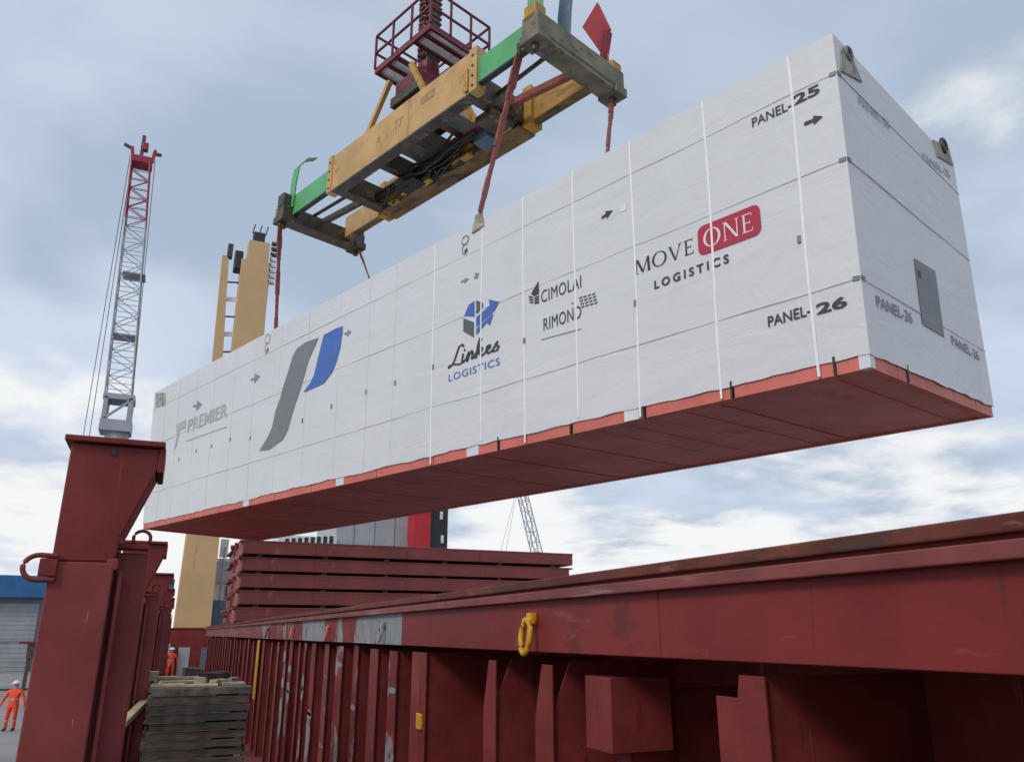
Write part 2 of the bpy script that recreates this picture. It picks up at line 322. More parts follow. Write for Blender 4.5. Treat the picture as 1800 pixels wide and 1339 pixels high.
# gusset with a curved edge between two ribs, box bracket, primer patches, small fittings
g = [(WX, DZ), (2.73, DZ)]+[(2.93-0.50+0.30*math.cos(t)*1.0, 0.0+1.0*0+1.45*math.sin(t)) for t in np.linspace(0.0, math.pi/2, 9)]+[(WX, 1.48)]
MB().prism(g, 'y', 6.45, 6.462).build('gusset', M_RED, co, oo)
bb = MB().box(2.25, 2.63, 3.93, 4.215, 1.05, 1.425).build('box_bracket', M_RED, co, oo, 0.006)
MB().box(2.40, 2.60, 4.0, 4.15, DZ, 1.048).build('bracket_stem', M_RED, bb, oo, 0.004)
MB().box(2.62, WX, 4.02, 4.12, 1.2, 1.35).build('bracket_arm', M_RED, bb, oo)
# lashing ring on the girder
def d_ring(y, m_, s=1.0, z=1.72):
    p = MB(); p.box(CX-0.05*s, CX-0.001, y-0.035*s, y+0.035*s, z-0.02*s, z+0.055*s)
    p.tube((CX-0.045*s, y-0.06*s, z+.005*s), (CX-0.045*s, y+0.06*s, z+.005*s), 0.024*s, n=12)
    pad = p.build('lashing_lug', m_, co, oo, 0.008*s)
    r = MB(); pts = []
    for i in range(24):
        t = 2*math.pi*i/24; a = 0.066*s*math.cos(t); bz = -0.085*s+0.105*s*math.sin(t)*(1.0 if math.sin(t) < 0 else .9)
        pts.append((CX-0.055*s-0.02*s*(1-math.sin(t))*.6, y+a, z+bz))
    r.path(pts, 0.019*s, 10, True); r.build('lashing_ring', m_, pad, oo, smooth=True)
d_ring(4.77, M_YELLOW)
d_ring(8.55, M_PRIMER, .8); d_ring(11.6, M_SALMON, .8); d_ring(14.9, M_SALMON, .8); d_ring(18.5, M_RED2, .8)
MB().box(2.225, 2.249, 7.26, 7.40, 0.84, 0.97).build('yellow_tag', M_YELLOW, co, oo, 0.006)
MB().box(2.205, 2.235, 20.2, 20.55, 0.2, 1.5).build('yellow_pipe', M_YELLOW, co, oo, 0.01)
MB().tube((2.30, 1.56, 1.33), (2.30, 1.61, 1.33), 0.05, n=20).build('pipe_cap', M_RED2, co, oo, 0.01)
# far side coaming and hold walls
b = MB(); b.box(17.4, 17.44, -4, 44, -5.8, 1.9); b.box(17.3, 17.6, -4, 44, 1.9, 1.96)
tag(b.build('hold_wall', M_RED), kind='structure')

# ------------------------------------------------------------------ stacked hatch covers
HC_Y, HC_X0, HC_X1 = 33.0, 2.34, 17.1
NC = 5; PIT = (5.14-1.98)/NC*1.0
names = ['lowest', 'fourth from the top', 'middle', 'second from the top', 'topmost']
for i in range(NC):
    z0 = 1.98+i*PIT; dx = random.uniform(-.06, .06); top = i == NC-1
    t = thing('hatch_cover', (9.5+dx, HC_Y+3, z0), 'flat dark red steel hatch cover, %s of the stack' % names[i], 'hatch cover', 'stacked hatch covers'); o0 = (9.5, HC_Y+3, z0)
    x0, x1, y0, y1 = HC_X0, HC_X1, HC_Y+(0 if not top else -.12), HC_Y+7
    MB().box(x0+.35, x1-(0 if top else .15), y0, y1, z0+0.105, z0+PIT-.03).build('body', M_COVER, t, o0, 0.02)
    MB().box(x0+.2, x1+.02, y0-.012, y1+.05, z0+PIT-.07, z0+PIT-.004).build('top_plate', M_COVER, t, o0, 0.01)
    for xx in np.linspace(x0+1.0, x1-1.0, 6):
        MB().box(xx-.1, xx+.1, y0+.12, y0+.5, z0+.001, z0+.103).build('spacer', M_BLACK, t, o0)  # coloured black to carry the shade of the gap between covers
    for s_ in (0, 1):
        MB().box(x0+.02+s_*.16, x0+.10+s_*.16, y0-.02, y0+.25, z0+.02, z0+PIT-.12).build('hinge_plate', M_SALMON if s_ else M_RED2, t, o0, 0.01)
    MB().tube((x0-.12, y0+.1, z0+.33), (x0+.02, y0+.1, z0+.33), .09, n=10).build('wheel', M_RED2, t, o0)
    for xx in (x0+3.1, x0+6.9, x0+10.2):
        MB().box(xx, xx+.03, y0-.02, y0+.001, z0+.13, z0+PIT-.12).build('stiffener', M_COVER, t, o0)

# ------------------------------------------------------------------ cargo posts along the ship side
PY = 4.2
def make_post(label):
    t = thing('cargo_post', (-0.35, PY, DZ), label, 'steel post', 'red cargo posts'); o0 = (-0.35, PY, DZ)
    MB().prism([(-0.49, DZ), (-0.235, DZ), (-0.225, 1.965), (-0.49, 1.965)], 'y', PY, PY+0.33).build('body', M_RED2, t, o0, 0.008)
    MB().prism([(-0.486, 1.967), (-0.228, 1.967), (-0.215, 2.09), (-0.095, 2.42), (-0.095, 2.52), (-0.486, 2.52)], 'y', PY+.004, PY+0.34).build('head', M_RED, t, o0, 0.008)
    MB().box(-0.515, -0.075, PY-.03, PY+.37, 2.522, 2.55).build('cap_plate', M_RED, t, o0, 0.005)
    MB().box(-0.098, -0.07, PY-.004, PY+.35, 2.40, 2.521).build('cap_flange', M_RED, t, o0, 0.004)
    MB().box(-0.26, -0.21, PY+.002, PY+.34, 1.93, 1.985).build('weld_seam', M_RED2, t, o0, 0.008)
    MB().box(-0.224, -0.085, PY+.10, PY+.125, DZ, 2.02).build('side_flange', M_RED2, t, o0, 0.005)
    MB().box(-0.205, -0.185, PY+.03, PY+.099, DZ, 1.93).build('stiffener', M_RED2, t, o0, 0.005)
    MB().box(-0.55, -0.05, PY-.06, PY+.42, DZ, DZ+0.03).build('base_plate', M_RED, t, o0, 0.005)
    # lashing ring left with its pad, smaller ring on a shelf to the right
    p = MB().box(-0.53, -0.455, PY-.018, PY+.02, 1.895, 1.975).build('ring_pad', M_RED, t, o0, 0.006)
    r = MB(); pts = [(-0.46, PY-.012, 1.985)]+[(-0.53-0.062*math.sin(a), PY-.012, 1.933+0.055*math.cos(a)) for a in np.linspace(0, math.pi, 12)]+[(-0.46, PY-.012, 1.88)]
    r.path(pts, 0.0115, 8); r.build('lashing_ring', M_RED, p, o0, smooth=True)
    p = MB().box(-0.235, -0.09, PY+.05, PY+.16, 2.035, 2.06).build('shelf', M_RED, t, o0, 0.005)
    r = MB().ring((-0.125, PY+.08, 2.09), (1, 0, 0), (0, 0, 1), 0.038, 0.035, 0.008); r.build('lashing_ring', M_RED, p, o0, smooth=True)
    MB().box(-0.31, -0.29, PY-.004, PY+.003, 2.47, 2.505).build('drain_hole', M_BLACK, t, o0)
    return t
post = make_post('nearest red steel cargo post with flared head and lashing ring, at the left')
pl = ['second nearest red cargo post, its flared head just under the white crate', 'third red cargo post along the ship side, its head against the blue shed',
      'fourth red cargo post along the ship side', 'fifth red cargo post along the ship side', 'sixth red cargo post along the ship side, farthest']
for i in range(5):
    c = copy_tree(post); c.location.y = PY+4.8*(i+1); c.location.x += (.06, .20, .30, .38, .45)[i]; c['label'] = pl[i]

# ------------------------------------------------------------------ timber stack on the walkway
SX0, SX1, SYF, SH = 0.00, 0.89, 8.5, 1.165
NL = 27; lh = (SH-DZ)/NL
nth = ['bottom', 'twenty-sixth', 'twenty-fifth', 'twenty-fourth', 'twenty-third', 'twenty-second', 'twenty-first', 'twentieth', 'nineteenth', 'eighteenth', 'seventeenth', 'sixteenth', 'fifteenth', 'fourteenth', 'thirteenth', 'twelfth', 'eleventh', 'tenth', 'ninth', 'eighth', 'seventh', 'sixth', 'fifth', 'fourth', 'third', 'second', 'top']
for i in range(NL):
    z0 = DZ+i*lh; jx = random.uniform(-.012, .012); jy = random.uniform(-.02, .02)
    t = thing('timber_layer', ((SX0+SX1)/2, SYF+1, z0), ('dark wet timber layer, %s of the stack beside the coaming' % nth[i]) if i in (0, NL-1) else 'dark wet timber layer, %s from the top of the stack' % nth[i], 'timber', 'stacked dark timber')
    o0 = ((SX0+SX1)/2, SYF+1, z0)
    for j in range(9):
        y0 = SYF+j*.225+jy+random.uniform(-.008, .008)
        e0, e1 = random.uniform(-.03, .03), random.uniform(-.035, .02)
        MB().box(SX0+jx+e0, SX1+jx+e1, y0, y0+.215, z0+.010, z0+lh-.002-random.uniform(0, .004)).build('plank', M_WOODE if i == NL-1 else random.choice((M_WOODD, M_WOODD, M_WOODM)), t, o0, 0.004)
    for xx in (SX0+.05, SX1-.1):
        MB().box(xx, xx+.06, SYF+.02, SYF+2.0, z0+.001, z0+.0095).build('batten', M_WOODG, t, o0)
    MB().box(SX0+jx, SX1+jx-random.uniform(0, .5), SYF+jy-.010, SYF+jy-.0085, z0+.003, z0+.0105).build('edge_strip', M_WOODE, t, o0)
# loose pale pieces on and beside the stack
scr = [(.15, 8.7, .30, .05, .03, 5), (.35, 8.62, .5, .07, .025, -4), (.62, 8.9, .28, .09, .05, 60), (.25, 9.2, .4, .06, .03, 25), (.45, 9.0, .2, .12, .07, 80), (.75, 8.75, .22, .06, .03, 12),
       (.80, 9.4, .3, .05, .04, 70), (.30, 9.6, .5, .1, .05, 3), (.58, 9.5, .26, .14, .09, 40), (.1, 9.9, .35, .08, .04, 15), (.70, 10.0, .3, .1, .08, 55), (.42, 10.1, .22, .2, .12, 10)]
lab = ['short pale batten lying at the front left of the timber stack', 'long pale board end along the front edge of the timber stack', 'pale block standing askew near the stack centre', 'thin pale offcut crossing the stack top',
       'upright pale block on the stack top', 'small pale offcut at the front right of the stack', 'grey offcut at the right edge of the stack top', 'wide pale board lying across the stack top', 'dark wooden chock on the stack top right of centre',
       'pale offcut at the back left of the stack top', 'dark wooden chock at the back right of the stack', 'dark wooden chock at the back of the stack top']
for (x, y, l, w, hh, a), lb in zip(scr, lab):
    m_ = M_WOODD if 'dark' in lb else (M_WOODG if 'grey' in lb else M_WOODL)
    o = MB().hexa([(-l/2, -w/2, 0), (l/2, -w/2*.9, 0), (l/2*.96, w/2, 0), (-l/2, w/2*.8, 0)], [(-l/2, -w/2, hh), (l/2*.97, -w/2*.9, hh*.8), (l/2*.96, w/2, hh), (-l/2*.95, w/2*.8, hh)]).build('wood_offcut', m_, None, bevel=0.004)
    o.location = (x, y, SH+.001); o.rotation_euler = (0, 0, R(a)); tag(o, lb, 'offcut', 'loose wood on the stack')
for i, (p, lb) in enumerate(((((-.17, 9.5, 1.24), (.06, 9.5, 1.24), .15, .07), 'thick pale timber leaning between post and stack, the upper one'), (((-.19, 9.2, 1.11), (.05, 9.2, 1.12), .15, .05), 'pale timber between post and stack, under the thick one'), (((-.2, 8.6, .86), (.02, 9.3, 1.06), .08, .05), 'sloping pale timber between post and stack'))):
    tag(MB().bar(*p).build('timber_beam', M_WOODL, None, bevel=.005), lb, 'timber', 'pale timbers by the post')

# ------------------------------------------------------------------ the wrapped crate
PTS = dict(B=(6.553, 5.725, 4.31), A=(6.512, 5.551, 8.438), D=(10.304, 7.069, 4.499), C=(10.294, 6.956, 8.462), F=(-.805, 26.406, 4.63), E=(-.994, 26.274, 8.863), G=(2.726, 27.791, 4.567))
PTS = {k: np.array(v) for k, v in PTS.items()}
PTS['H'] = PTS['G']+(PTS['E']-PTS['F'])*.98
CL, CH, CW = 22.0, 4.12, 4.0
BASE = 0.15
def S(a, b, off=0.0):               # the long side: a metres from the near corner, b metres up
    u, v = a/CL, b/CH
    p = (1-u)*((1-v)*PTS['B']+v*PTS['A'])+u*((1-v)*PTS['F']+v*PTS['E'])
    return p+NF*off
def T(c, b, off=0.0):               # the short end: c metres from the near corner
    u, v = c/CW, b/CH
    p = (1-u)*((1-v)*PTS['B']+v*PTS['A'])+u*((1-v)*PTS['D']+v*PTS['C'])
    return p+NE*off
NF = np.cross(PTS['A']-PTS['B'], PTS['F']-PTS['B']); NF /= np.linalg.norm(NF)
if NF[0] > 0: NF = -NF
NE = np.cross(PTS['A']-PTS['B'], PTS['D']-PTS['B']); NE /= np.linalg.norm(NE)
if NE[1] > 0: NE = -NE
def inv(fn, x, y, g=(8.0, 2.0)):    # which point of a side the photo shows at a pixel
    r = ray(x, y); a, b = g; t = 12.0
    for _ in range(25):
        f0 = fn(a, b)-CP-r*t
        J = np.stack([(fn(a+.01, b)-fn(a, b))/.01, (fn(a, b+.01)-fn(a, b))/.01, -r], 1)
        da = np.linalg.solve(J, -f0); a += da[0]; b += da[1]; t += da[2]
    return a, b
SI = lambda x, y: inv(S, x, y)
TI = lambda x, y: inv(T, x, y, (2.0, 2.0))
cc = sum(PTS.values())/8
cr = thing('wrapped_crate', tuple(cc*[1, 1, 0]+np.array([0, 0, 4.45])), 'huge white wrapped crate on a red base hanging from the spreader', 'crate'); co0 = tuple(cr.location)
def grid(fn, n, la, lb, nb, amp, seed, b0=BASE):
    m = MB(); vs = []; fs = []
    for j in range(nb+1):
        for i in range(n+1):
            a = la*i/n; t = j/nb
            wob = 0.026*mnoise.noise(Vector((a*1.1, seed*3.3, 0)))+0.022*mnoise.noise(Vector((a*4.0, seed*1.3, 4)))
            b_ = (b0+wob)*(1-t)+lb*t if b0 else lb*t
            low = max(0, 1-b_/0.9)
            ed = min(1, min(i, n-i)/2, (nb-j)/2)
            dsp = amp*ed*(mnoise.noise(Vector((a*.45, b_*.5, seed)))*.8+mnoise.noise(Vector((a*1.3, b_*.7, seed+5)))*.5+low*1.3*mnoise.noise(Vector((a*2.6, b_*1.2, seed+9))))
            vs.append(fn(a, b_, dsp)); 
    for j in range(nb):
        for i in range(n):
            k = j*(n+1)+i; fs.append((k, k+1, k+n+2, k+n+1))
    return m.add(vs, fs)
grid(S, 176, CL, CH, 40, 0.007, 1.0).build('side_wrap', M_TARP, cr, co0, smooth=True)
grid(T, 40, CW, CH, 40, 0.007, 7.0).build('end_wrap', M_TARP, cr, co0, smooth=True)
def backside(p00, p10, p01, p11):
    def f(a, b, off=0):
        u, v = a, b; return (1-u)*((1-v)*p00+v*p01)+u*((1-v)*p10+v*p11)
    return f
P = PTS
grid(backside(P['A'], P['E'], P['C'], P['H']), 40, 1, 1, 10, 0, 3, 0).build('roof_wrap', M_TARP, cr, co0)
up = (P['A']-P['B'])*BASE/CH
grid(backside(P['D']+up, P['G']+up, P['C'], P['H']), 40, 1, 1, 10, 0, 3, 0).build('side_wrap', M_TARP, cr, co0)
grid(backside(P['F']+up, P['G']+up, P['E'], P['H']), 20, 1, 1, 10, 0, 3, 0).build('end_wrap', M_TARP, cr, co0)
# base: rails round the edge in lengths, floor panels across
def rail(fn, length, cuts, depthv):
    for a0, a1 in zip(cuts[:-1], cuts[1:]):
        a1 -= .015
        lo = [fn(a0, 0, -.02), fn(a1, 0, -.02), fn(a1, 0, -.15), fn(a0, 0, -.15)]
        hi = [fn(a0, BASE+.05, -.02), fn(a1, BASE+.05, -.02), fn(a1, BASE+.05, -.15), fn(a0, BASE+.05, -.15)]
        MB().hexa(lo, hi).build('base_rail', M_SALMON, cr, co0)
edge_x = [1505, 1476, 1288, 1133, 1004, 876, 760, 660, 600, 545, 480, 432, 385, 340, 300, 270]
cuts = [0.13]+[max(0.4, SI(x, {1476: 642, 1505: 640}.get(x, 640+ (1535-x)*.226))[0]) for x in edge_x[1:]]+[CL-.02]
rail(S, CL, cuts, None)
rail(T, CW, [0.13, 0.75, 1.6, 2.5, 3.3, CW-.02], None)
# corner casting and small grey blocks let into the rail
def blk(fn, a, w, m_, name='rail_block', o1=-.012, z1=BASE+.02):
    MB().hexa([fn(a, .005, o1), fn(a+w, .005, o1), fn(a+w, .005, -.16), fn(a, .005, -.16)], [fn(a, z1, o1), fn(a+w, z1, o1), fn(a+w, z1, -.16), fn(a, z1, -.16)]).build(name, m_, cr, co0)
MB().hexa([S(.13, .004, -.008), S(0, .004, -.008)+NE*-.008, T(.13, .004, -.008), (S(.13, .004)+T(.13, .004)-S(0, .004))], [S(.13, BASE+.03, -.008), S(0, BASE+.03, -.008)+NE*-.008, T(.13, BASE+.03, -.008), (S(.13, BASE+.03)+T(.13, BASE+.03)-S(0, BASE+.03))]).build('corner_block', M_WHITE, cr, co0)
blk(S, SI(1122, 731)[0], .25, M_WHITE); blk(S, SI(840, 793)[0], .3, M_WHITE); blk(S, SI(603, 848)[0], .3, M_WHITE); blk(S, SI(436, 888)[0], .3, M_WHITE)
for x in (1470, 1288, 1133, 1004, 876): blk(S, SI(x, 640+(1535-x)*.226)[0], .03, M_BLACK, 'dark_clip', .0, BASE+.06)
blk(T, 1.0, .03, M_BLACK, 'dark_clip', .0, BASE+.06)
NP_ = 44
def U(a, c, off=0.0):
    u, v = a/CL, c/CW
    return (1-u)*((1-v)*P['B']+v*P['D'])+u*((1-v)*P['F']+v*P['G'])+np.array([0, 0, off])
fl_ = []
for i in range(NP_):
    a0, a1 = CL*i/NP_+.004, CL*(i+1)/NP_-.004; z = random.uniform(.014, .022)
    q_ = [U(max(a0, .16), .16, z), U(min(a1, CL-.16), .16, z), U(min(a1, CL-.16), CW-.03, z), U(max(a0, .16), CW-.03, z)]
    MB().hexa(q_, [p+np.array([0, 0, .06]) for p in q_]).build('floor_panel', M_FLOOR, cr, co0)
    if i % 3 == 1:
        MB().bar(U(CL*i/NP_, .17, .013), U(CL*i/NP_, CW-.16, .013), .022, .006).build('floor_joint', M_SALMON, cr, co0)
q_ = [U(.1, .1, .09), U(CL-.1, .1, .09), U(CL-.1, CW-.1, .09), U(.1, CW-.1, .09)]
MB().hexa(q_, [p+np.array([0, 0, .05]) for p in q_]).build('floor_core', M_FLOOR, cr, co0)
MB().hexa([U(.02, CW-.14, .0), U(CL-.02, CW-.14, .0), U(CL-.02, CW-.02, 0), U(.02, CW-.02, 0)], [U(.02, CW-.14, .15), U(CL-.02, CW-.14, .15), U(CL-.02, CW-.02, .15), U(.02, CW-.02, .15)]).build('base_rail', M_SALMON, cr, co0)
MB().hexa([U(CL-.14, .02, .0), U(CL-.02, .02, .0), U(CL-.02, CW-.16, 0), U(CL-.14, CW-.16, 0)], [U(CL-.14, .02, .15), U(CL-.02, .02, .15), U(CL-.02, CW-.16, .15), U(CL-.14, CW-.16, .15)]).build('base_rail', M_SALMON, cr, co0)
# horizontal seams
def strip(fn, pts, w, m_, name, off=0.007, th=0.003, parent=None):
    m = MB(); vs = []; fs = []
    for i, (a, b_) in enumerate(pts):
        p0, p1 = pts[max(0, i-1)], pts[min(len(pts)-1, i+1)]
        dx, dy = p1[0]-p0[0], p1[1]-p0[1]; l = math.hypot(dx, dy) or 1; nx, ny = -dy/l*w/2, dx/l*w/2
        for s_, o_ in ((1, 0), (1, off), (-1, off), (-1, 0)): vs.append(fn(a+nx*s_, b_+ny*s_, o_-.002 if o_ == 0 else o_))
    for i in range(len(pts)-1):
        for j in range(3): fs.append((4*i+j, 4*i+j+1, 4*i+j+5, 4*i+j+4))
    m.add(vs, fs); return m.build(name, m_, parent or cr, co0)
for k, fr_ in enumerate((.868, .595, .245)):
    b0 = CH*fr_
    strip(S, [(a, b0+.02*mnoise.noise(Vector((a*.7, k*3, 0)))) for a in np.linspace(0.0, CL, 90)], .013 if k else .010, M_SEAM, 'seam', .0062)
    strip(T, [(a, b0-.02*k*.3+.02*mnoise.noise(Vector((a*.7, k*3+9, 0)))) for a in np.linspace(0.0, CW, 24)], .016, M_SEAM, 'seam', .0062)
    for fn in (S, T): strip(fn, [(.01, b0+.0), (.09, b0+.006)], .05, M_BUCKLE, 'seam_clip', .012)
# vertical straps with buckles
def strap_at(x, y): return SI(x, y)[0]
sx = [(1385, 108), (1235, 184), (1107, 250), (1007, 305), (920, 350), (848, 392), (765, 438), (697, 474), (652, 498), (600, 527), (545, 556), (496, 580), (452, 604), (415, 624), (380, 642), (348, 660), (318, 672), (294, 684)]
bk = {1385: (1405, 421), 1107: (1117, 533), 920: (922, 599), 765: (762, 645), 697: (695, 673), 652: (644, 689), 600: (583, 714), 545: (532, 739), 452: (440, 770), 415: (405, 772), 380: (372, 784), 348: (345, 793), 318: (315, 807)}
for i, (x, y) in enumerate(sx):
    a = strap_at(x, y); w = .030 if i < 7 else .018
    b1 = .02 if i in (0, 1, 2, 4, 6) else BASE+.06
    m_ = M_STRAP if i < 7 else M_TARP
    st = strip(S, [(a+.012*math.sin(b_*1.3+i)*(b_ < CH), b_) for b_ in np.linspace(b1, CH, 14)], w, m_, 'strap', .0095 if i < 7 else .0055)
    if x in bk:
        p, q_ = SI(*bk[x]); strip(S, [(p, q_-.045), (p, q_+.045)], .04, M_BUCKLE, 'buckle', .016, parent=st)
    # the strap goes on over the roof
    vs = []
    for c in np.linspace(0, 1, 5):
        for da in (-w/2, w/2):
            u = (a+da)/CL; vs.append(((1-c)*((1-u)*P['A']+u*P['E'])+c*((1-u)*P['C']+u*P['H']))+np.array([0, 0, .008]))
    MB().add(vs, [(2*j, 2*j+1, 2*j+3, 2*j+2) for j in range(4)]).build('strap', m_, cr, co0)

# ---- print on the wrap
def poly_print(fn, pts, m_, name, off=.0088, parent=None):
    me_pts = [fn(a, b_, off) for a, b_ in pts]
    return MB().add(me_pts, [tuple(range(len(me_pts)))]).build(name, m_, parent or cr, co0)
def pix_print(pts, m_, name='logo_shape', off=.0088, inv_=SI, fn=S): return poly_print(fn, [inv_(*p) for p in pts], m_, name, off)
def text_mesh(txt, bold=0.0, spacing=1.0, shear=0.0):
    cu = bpy.data.curves.new('t', 'FONT'); cu.body = txt; cu.offset = bold; cu.space_character = spacing; cu.shear = shear; cu.resolution_u = 4; cu.fill_mode = 'FRONT'
    ob = bpy.data.objects.new('t', cu); C.objects.link(ob)
    dg = bpy.context.evaluated_depsgraph_get(); me = bpy.data.meshes.new_from_object(ob.evaluated_get(dg))
    v = [tuple(x.co[:2]) for x in me.vertices]; f = [tuple(p.vertices) for p in me.polygons]
    bpy.data.objects.remove(ob); bpy.data.curves.remove(cu); bpy.data.meshes.remove(me)
    return v, f
def text_print(txt, lb, rt, m_, fn=S, inv_=SI, bold=0.0, spacing=1.0, shear=0.0, off=.0088, name='lettering', hh=None):
    """fit the word between the pixel of its lower left and of its upper right corner"""
    v, f = text_mesh(txt, bold, spacing, shear)
    a0, b0 = inv_(*lb); a1, b1 = inv_(*rt)
    if hh: b1 = b0+hh
    x0 = min(p[0] for p in v); x1 = max(p[0] for p in v); y0 = min(p[1] for p in v); y1 = max(p[1] for p in v)
    vs = [fn(a0+(a1-a0)*(p[0]-x0)/(x1-x0), b0+(b1-b0)*(p[1]-y0)/(y1-y0), off) for p in v]
    return MB().add(vs, f).build(name, m_, cr, co0)
# serif letters drawn as outlines on a unit square
def bar_(x0, y0, x1, y1, w):
    dx, dy = x1-x0, y1-y0
    return [(x0-w/2, y0), (x0+w/2, y0), (x1+w/2, y1), (x1-w/2, y1)]
def rect_(x0, y0, x1, y1): return [(x0, y0), (x1, y0), (x1, y1), (x0, y1)]
def serif(ch):
    th, tn, sf = .15, .06, .035
    if ch == 'M': return [bar_(.10, 0, .14, 1, tn), bar_(.16, 1, .50, .06, th), bar_(.50, 0, .84, 1, tn), bar_(.86, 1, .90, 0, th), rect_(0, 0, .22, sf), rect_(.78, 0, 1, sf), rect_(.04, 1-sf, .2, 1), rect_(.8, 1-sf, .96, 1)]
    if ch == 'V': return [bar_(.12, 1, .50, .0, th), bar_(.50, 0, .86, 1, tn), rect_(0, 1-sf, .26, 1), rect_(.74, 1-sf, 1, 1)]
    if ch == 'E': return [rect_(.14, 0, .30, 1), rect_(.06, 0, .9, .055), rect_(.06, .945, .86, 1), rect_(.3, .475, .7, .53), rect_(.85, 0, .9, .2), rect_(.81, .82, .86, 1), rect_(.67, .4, .71, .62)]
    if ch == 'N': return [bar_(.14, 0, .14, 1, tn), bar_(.18, 1, .84, 0, th), bar_(.86, 0, .86, 1, tn), rect_(.02, 0, .26, sf), rect_(.74, 1-sf, .98, 1), rect_(.02, 1-sf, .24, 1)]
    if ch == 'O':
        o = []
        for i in range(28):
            t0, t1 = 2*math.pi*i/28, 2*math.pi*(i+1)/28
            f = lambda t, k: (.5+(.5 if k else .36)*math.cos(t), .5+(.52 if k else .47)*math.sin(t))
            o.append([f(t0, 1), f(t1, 1), f(t1, 0), f(t0, 0)])
        return o
def serif_word(word, widths, lb, rt, m_, off=.0088):
    a0, b0 = SI(*lb); a1, b1 = SI(*rt); tot = sum(widths)+.12*(len(word)-1); x = 0; m = MB()
    for ch, w in zip(word, widths):
        for pl_ in serif(ch):
            m.add([S(a0+(a1-a0)*(x+p[0]*w)/tot, b0+(b1-b0)*p[1], off) for p in pl_], [tuple(range(len(pl_)))])
        x += w+.12
    return m.build('lettering', m_, cr, co0)
text_print('PANEL-', (1323, 225), (1390, 176), M_INK, bold=.012)
text_print('25', (1396, 187), (1440, 147), M_INK, bold=.03)
text_print('PANEL-', (1351, 575), (1424, 535), M_INK, bold=.014)
text_print('26', (1436, 554), (1488, 519), M_INK, bold=.03)
serif_word('MOVE', (1.15, 1.05, .95, .7), (1117, 484), (1220, 418), M_INK)
# red plate with rounded corners
a0, b0 = SI(1229, 452); a1, b1 = SI(1335, 357); rr_ = .09; pts = []
for cx_, cy_, t0 in ((a1+rr_, b1-rr_, 90), (a0-rr_, b1-rr_, 0), (a0-rr_, b0+rr_, 270), (a1+rr_, b0+rr_, 180)):
    for t in (90, 60, 30, 0): pts.append((cx_+rr_*math.cos(R(t0+t)), cy_+rr_*math.sin(R(t0+t))))
poly_print(S, pts, M_LRED, 'logo_plate', .0085)
serif_word('ONE', (1.05, 1.0, .7), (1238, 438), (1324, 372), M_LWHITE, .0102)
text_print('LOGISTICS', (1151, 509), (1281, 446), M_INK, bold=.03, spacing=1.5)
# blue cube logo with arrow and its words
z2 = lambda *pp: [(600+x/3.72, 360+y/3.72) for x, y in pp]
pix_print(z2((805, 728), (835, 655), (872, 628), (872, 732)), M_LBLUE)
pix_print(z2((884, 625), (925, 640), (930, 665), (890, 712), (884, 712)), M_LDARK)
pix_print(z2((800, 742), (868, 768), (868, 868), (800, 828)), M_LDARK)
pix_print(z2((884, 768), (884, 735), (972, 660), (966, 620), (1033, 634), (1005, 690), (884, 800)), M_LBLUE)
pix_print(z2((884, 812), (996, 708), (972, 790), (952, 770), (884, 852)), M_LBLUE)
text_print('LOGISTICS', (789, 671), (879, 628), M_LBLUE, bold=.0, spacing=1.1)
def script_word(strokes, lb, rt, m_, w=.05):
    a0, b0 = SI(*lb); a1, b1 = SI(*rt); m = MB()
    for st in strokes:
        for (x0, y0), (x1, y1) in zip(st[:-1], st[1:]):
            p0 = np.array((a0+(a1-a0)*x0, b0+(b1-b0)*y0)); p1 = np.array((a0+(a1-a0)*x1, b0+(b1-b0)*y1)); d_ = p1-p0; l = np.linalg.norm(d_)
            if l < 1e-6: continue
            e = d_/l*w*.25; ww = w*(.55+.6*abs(d_[1])/l); n_ = np.array((-d_[1], d_[0]))/l*ww/2
            m.add([S(*(p), .0088) for p in (p0-n_-e, p1-n_+e, p1+n_+e, p0+n_-e)], [(0, 1, 2, 3)])
    return m.build('lettering', m_, cr, co0)
script_word([[(.30, .88), (.27, 1.0), (.21, .95), (.17, .7), (.13, .4), (.08, .16), (.0, .06), (.02, .16), (.12, .14), (.22, .05), (.29, .12)],
             [(.29, .5), (.27, .2), (.30, .10), (.35, .22)], [(.315, .66), (.32, .70)],
             [(.35, .22), (.40, .5), (.37, .08), (.41, .36), (.46, .5), (.48, .4), (.46, .12), (.50, .14)],
             [(.50, .14), (.60, .6), (.64, .92), (.61, .97), (.58, .7), (.54, .1)], [(.55, .3), (.66, .48), (.64, .32), (.58, .3), (.66, .1), (.71, .18)],
             [(.71, .2), (.80, .36), (.80, .48), (.75, .46), (.73, .25), (.77, .1), (.84, .16)], [(.84, .16), (.94, .5), (.90, .42), (.96, .25), (.93, .1), (.85, .1)]],
            (789, 649), (881, 580), M_INK, .045)
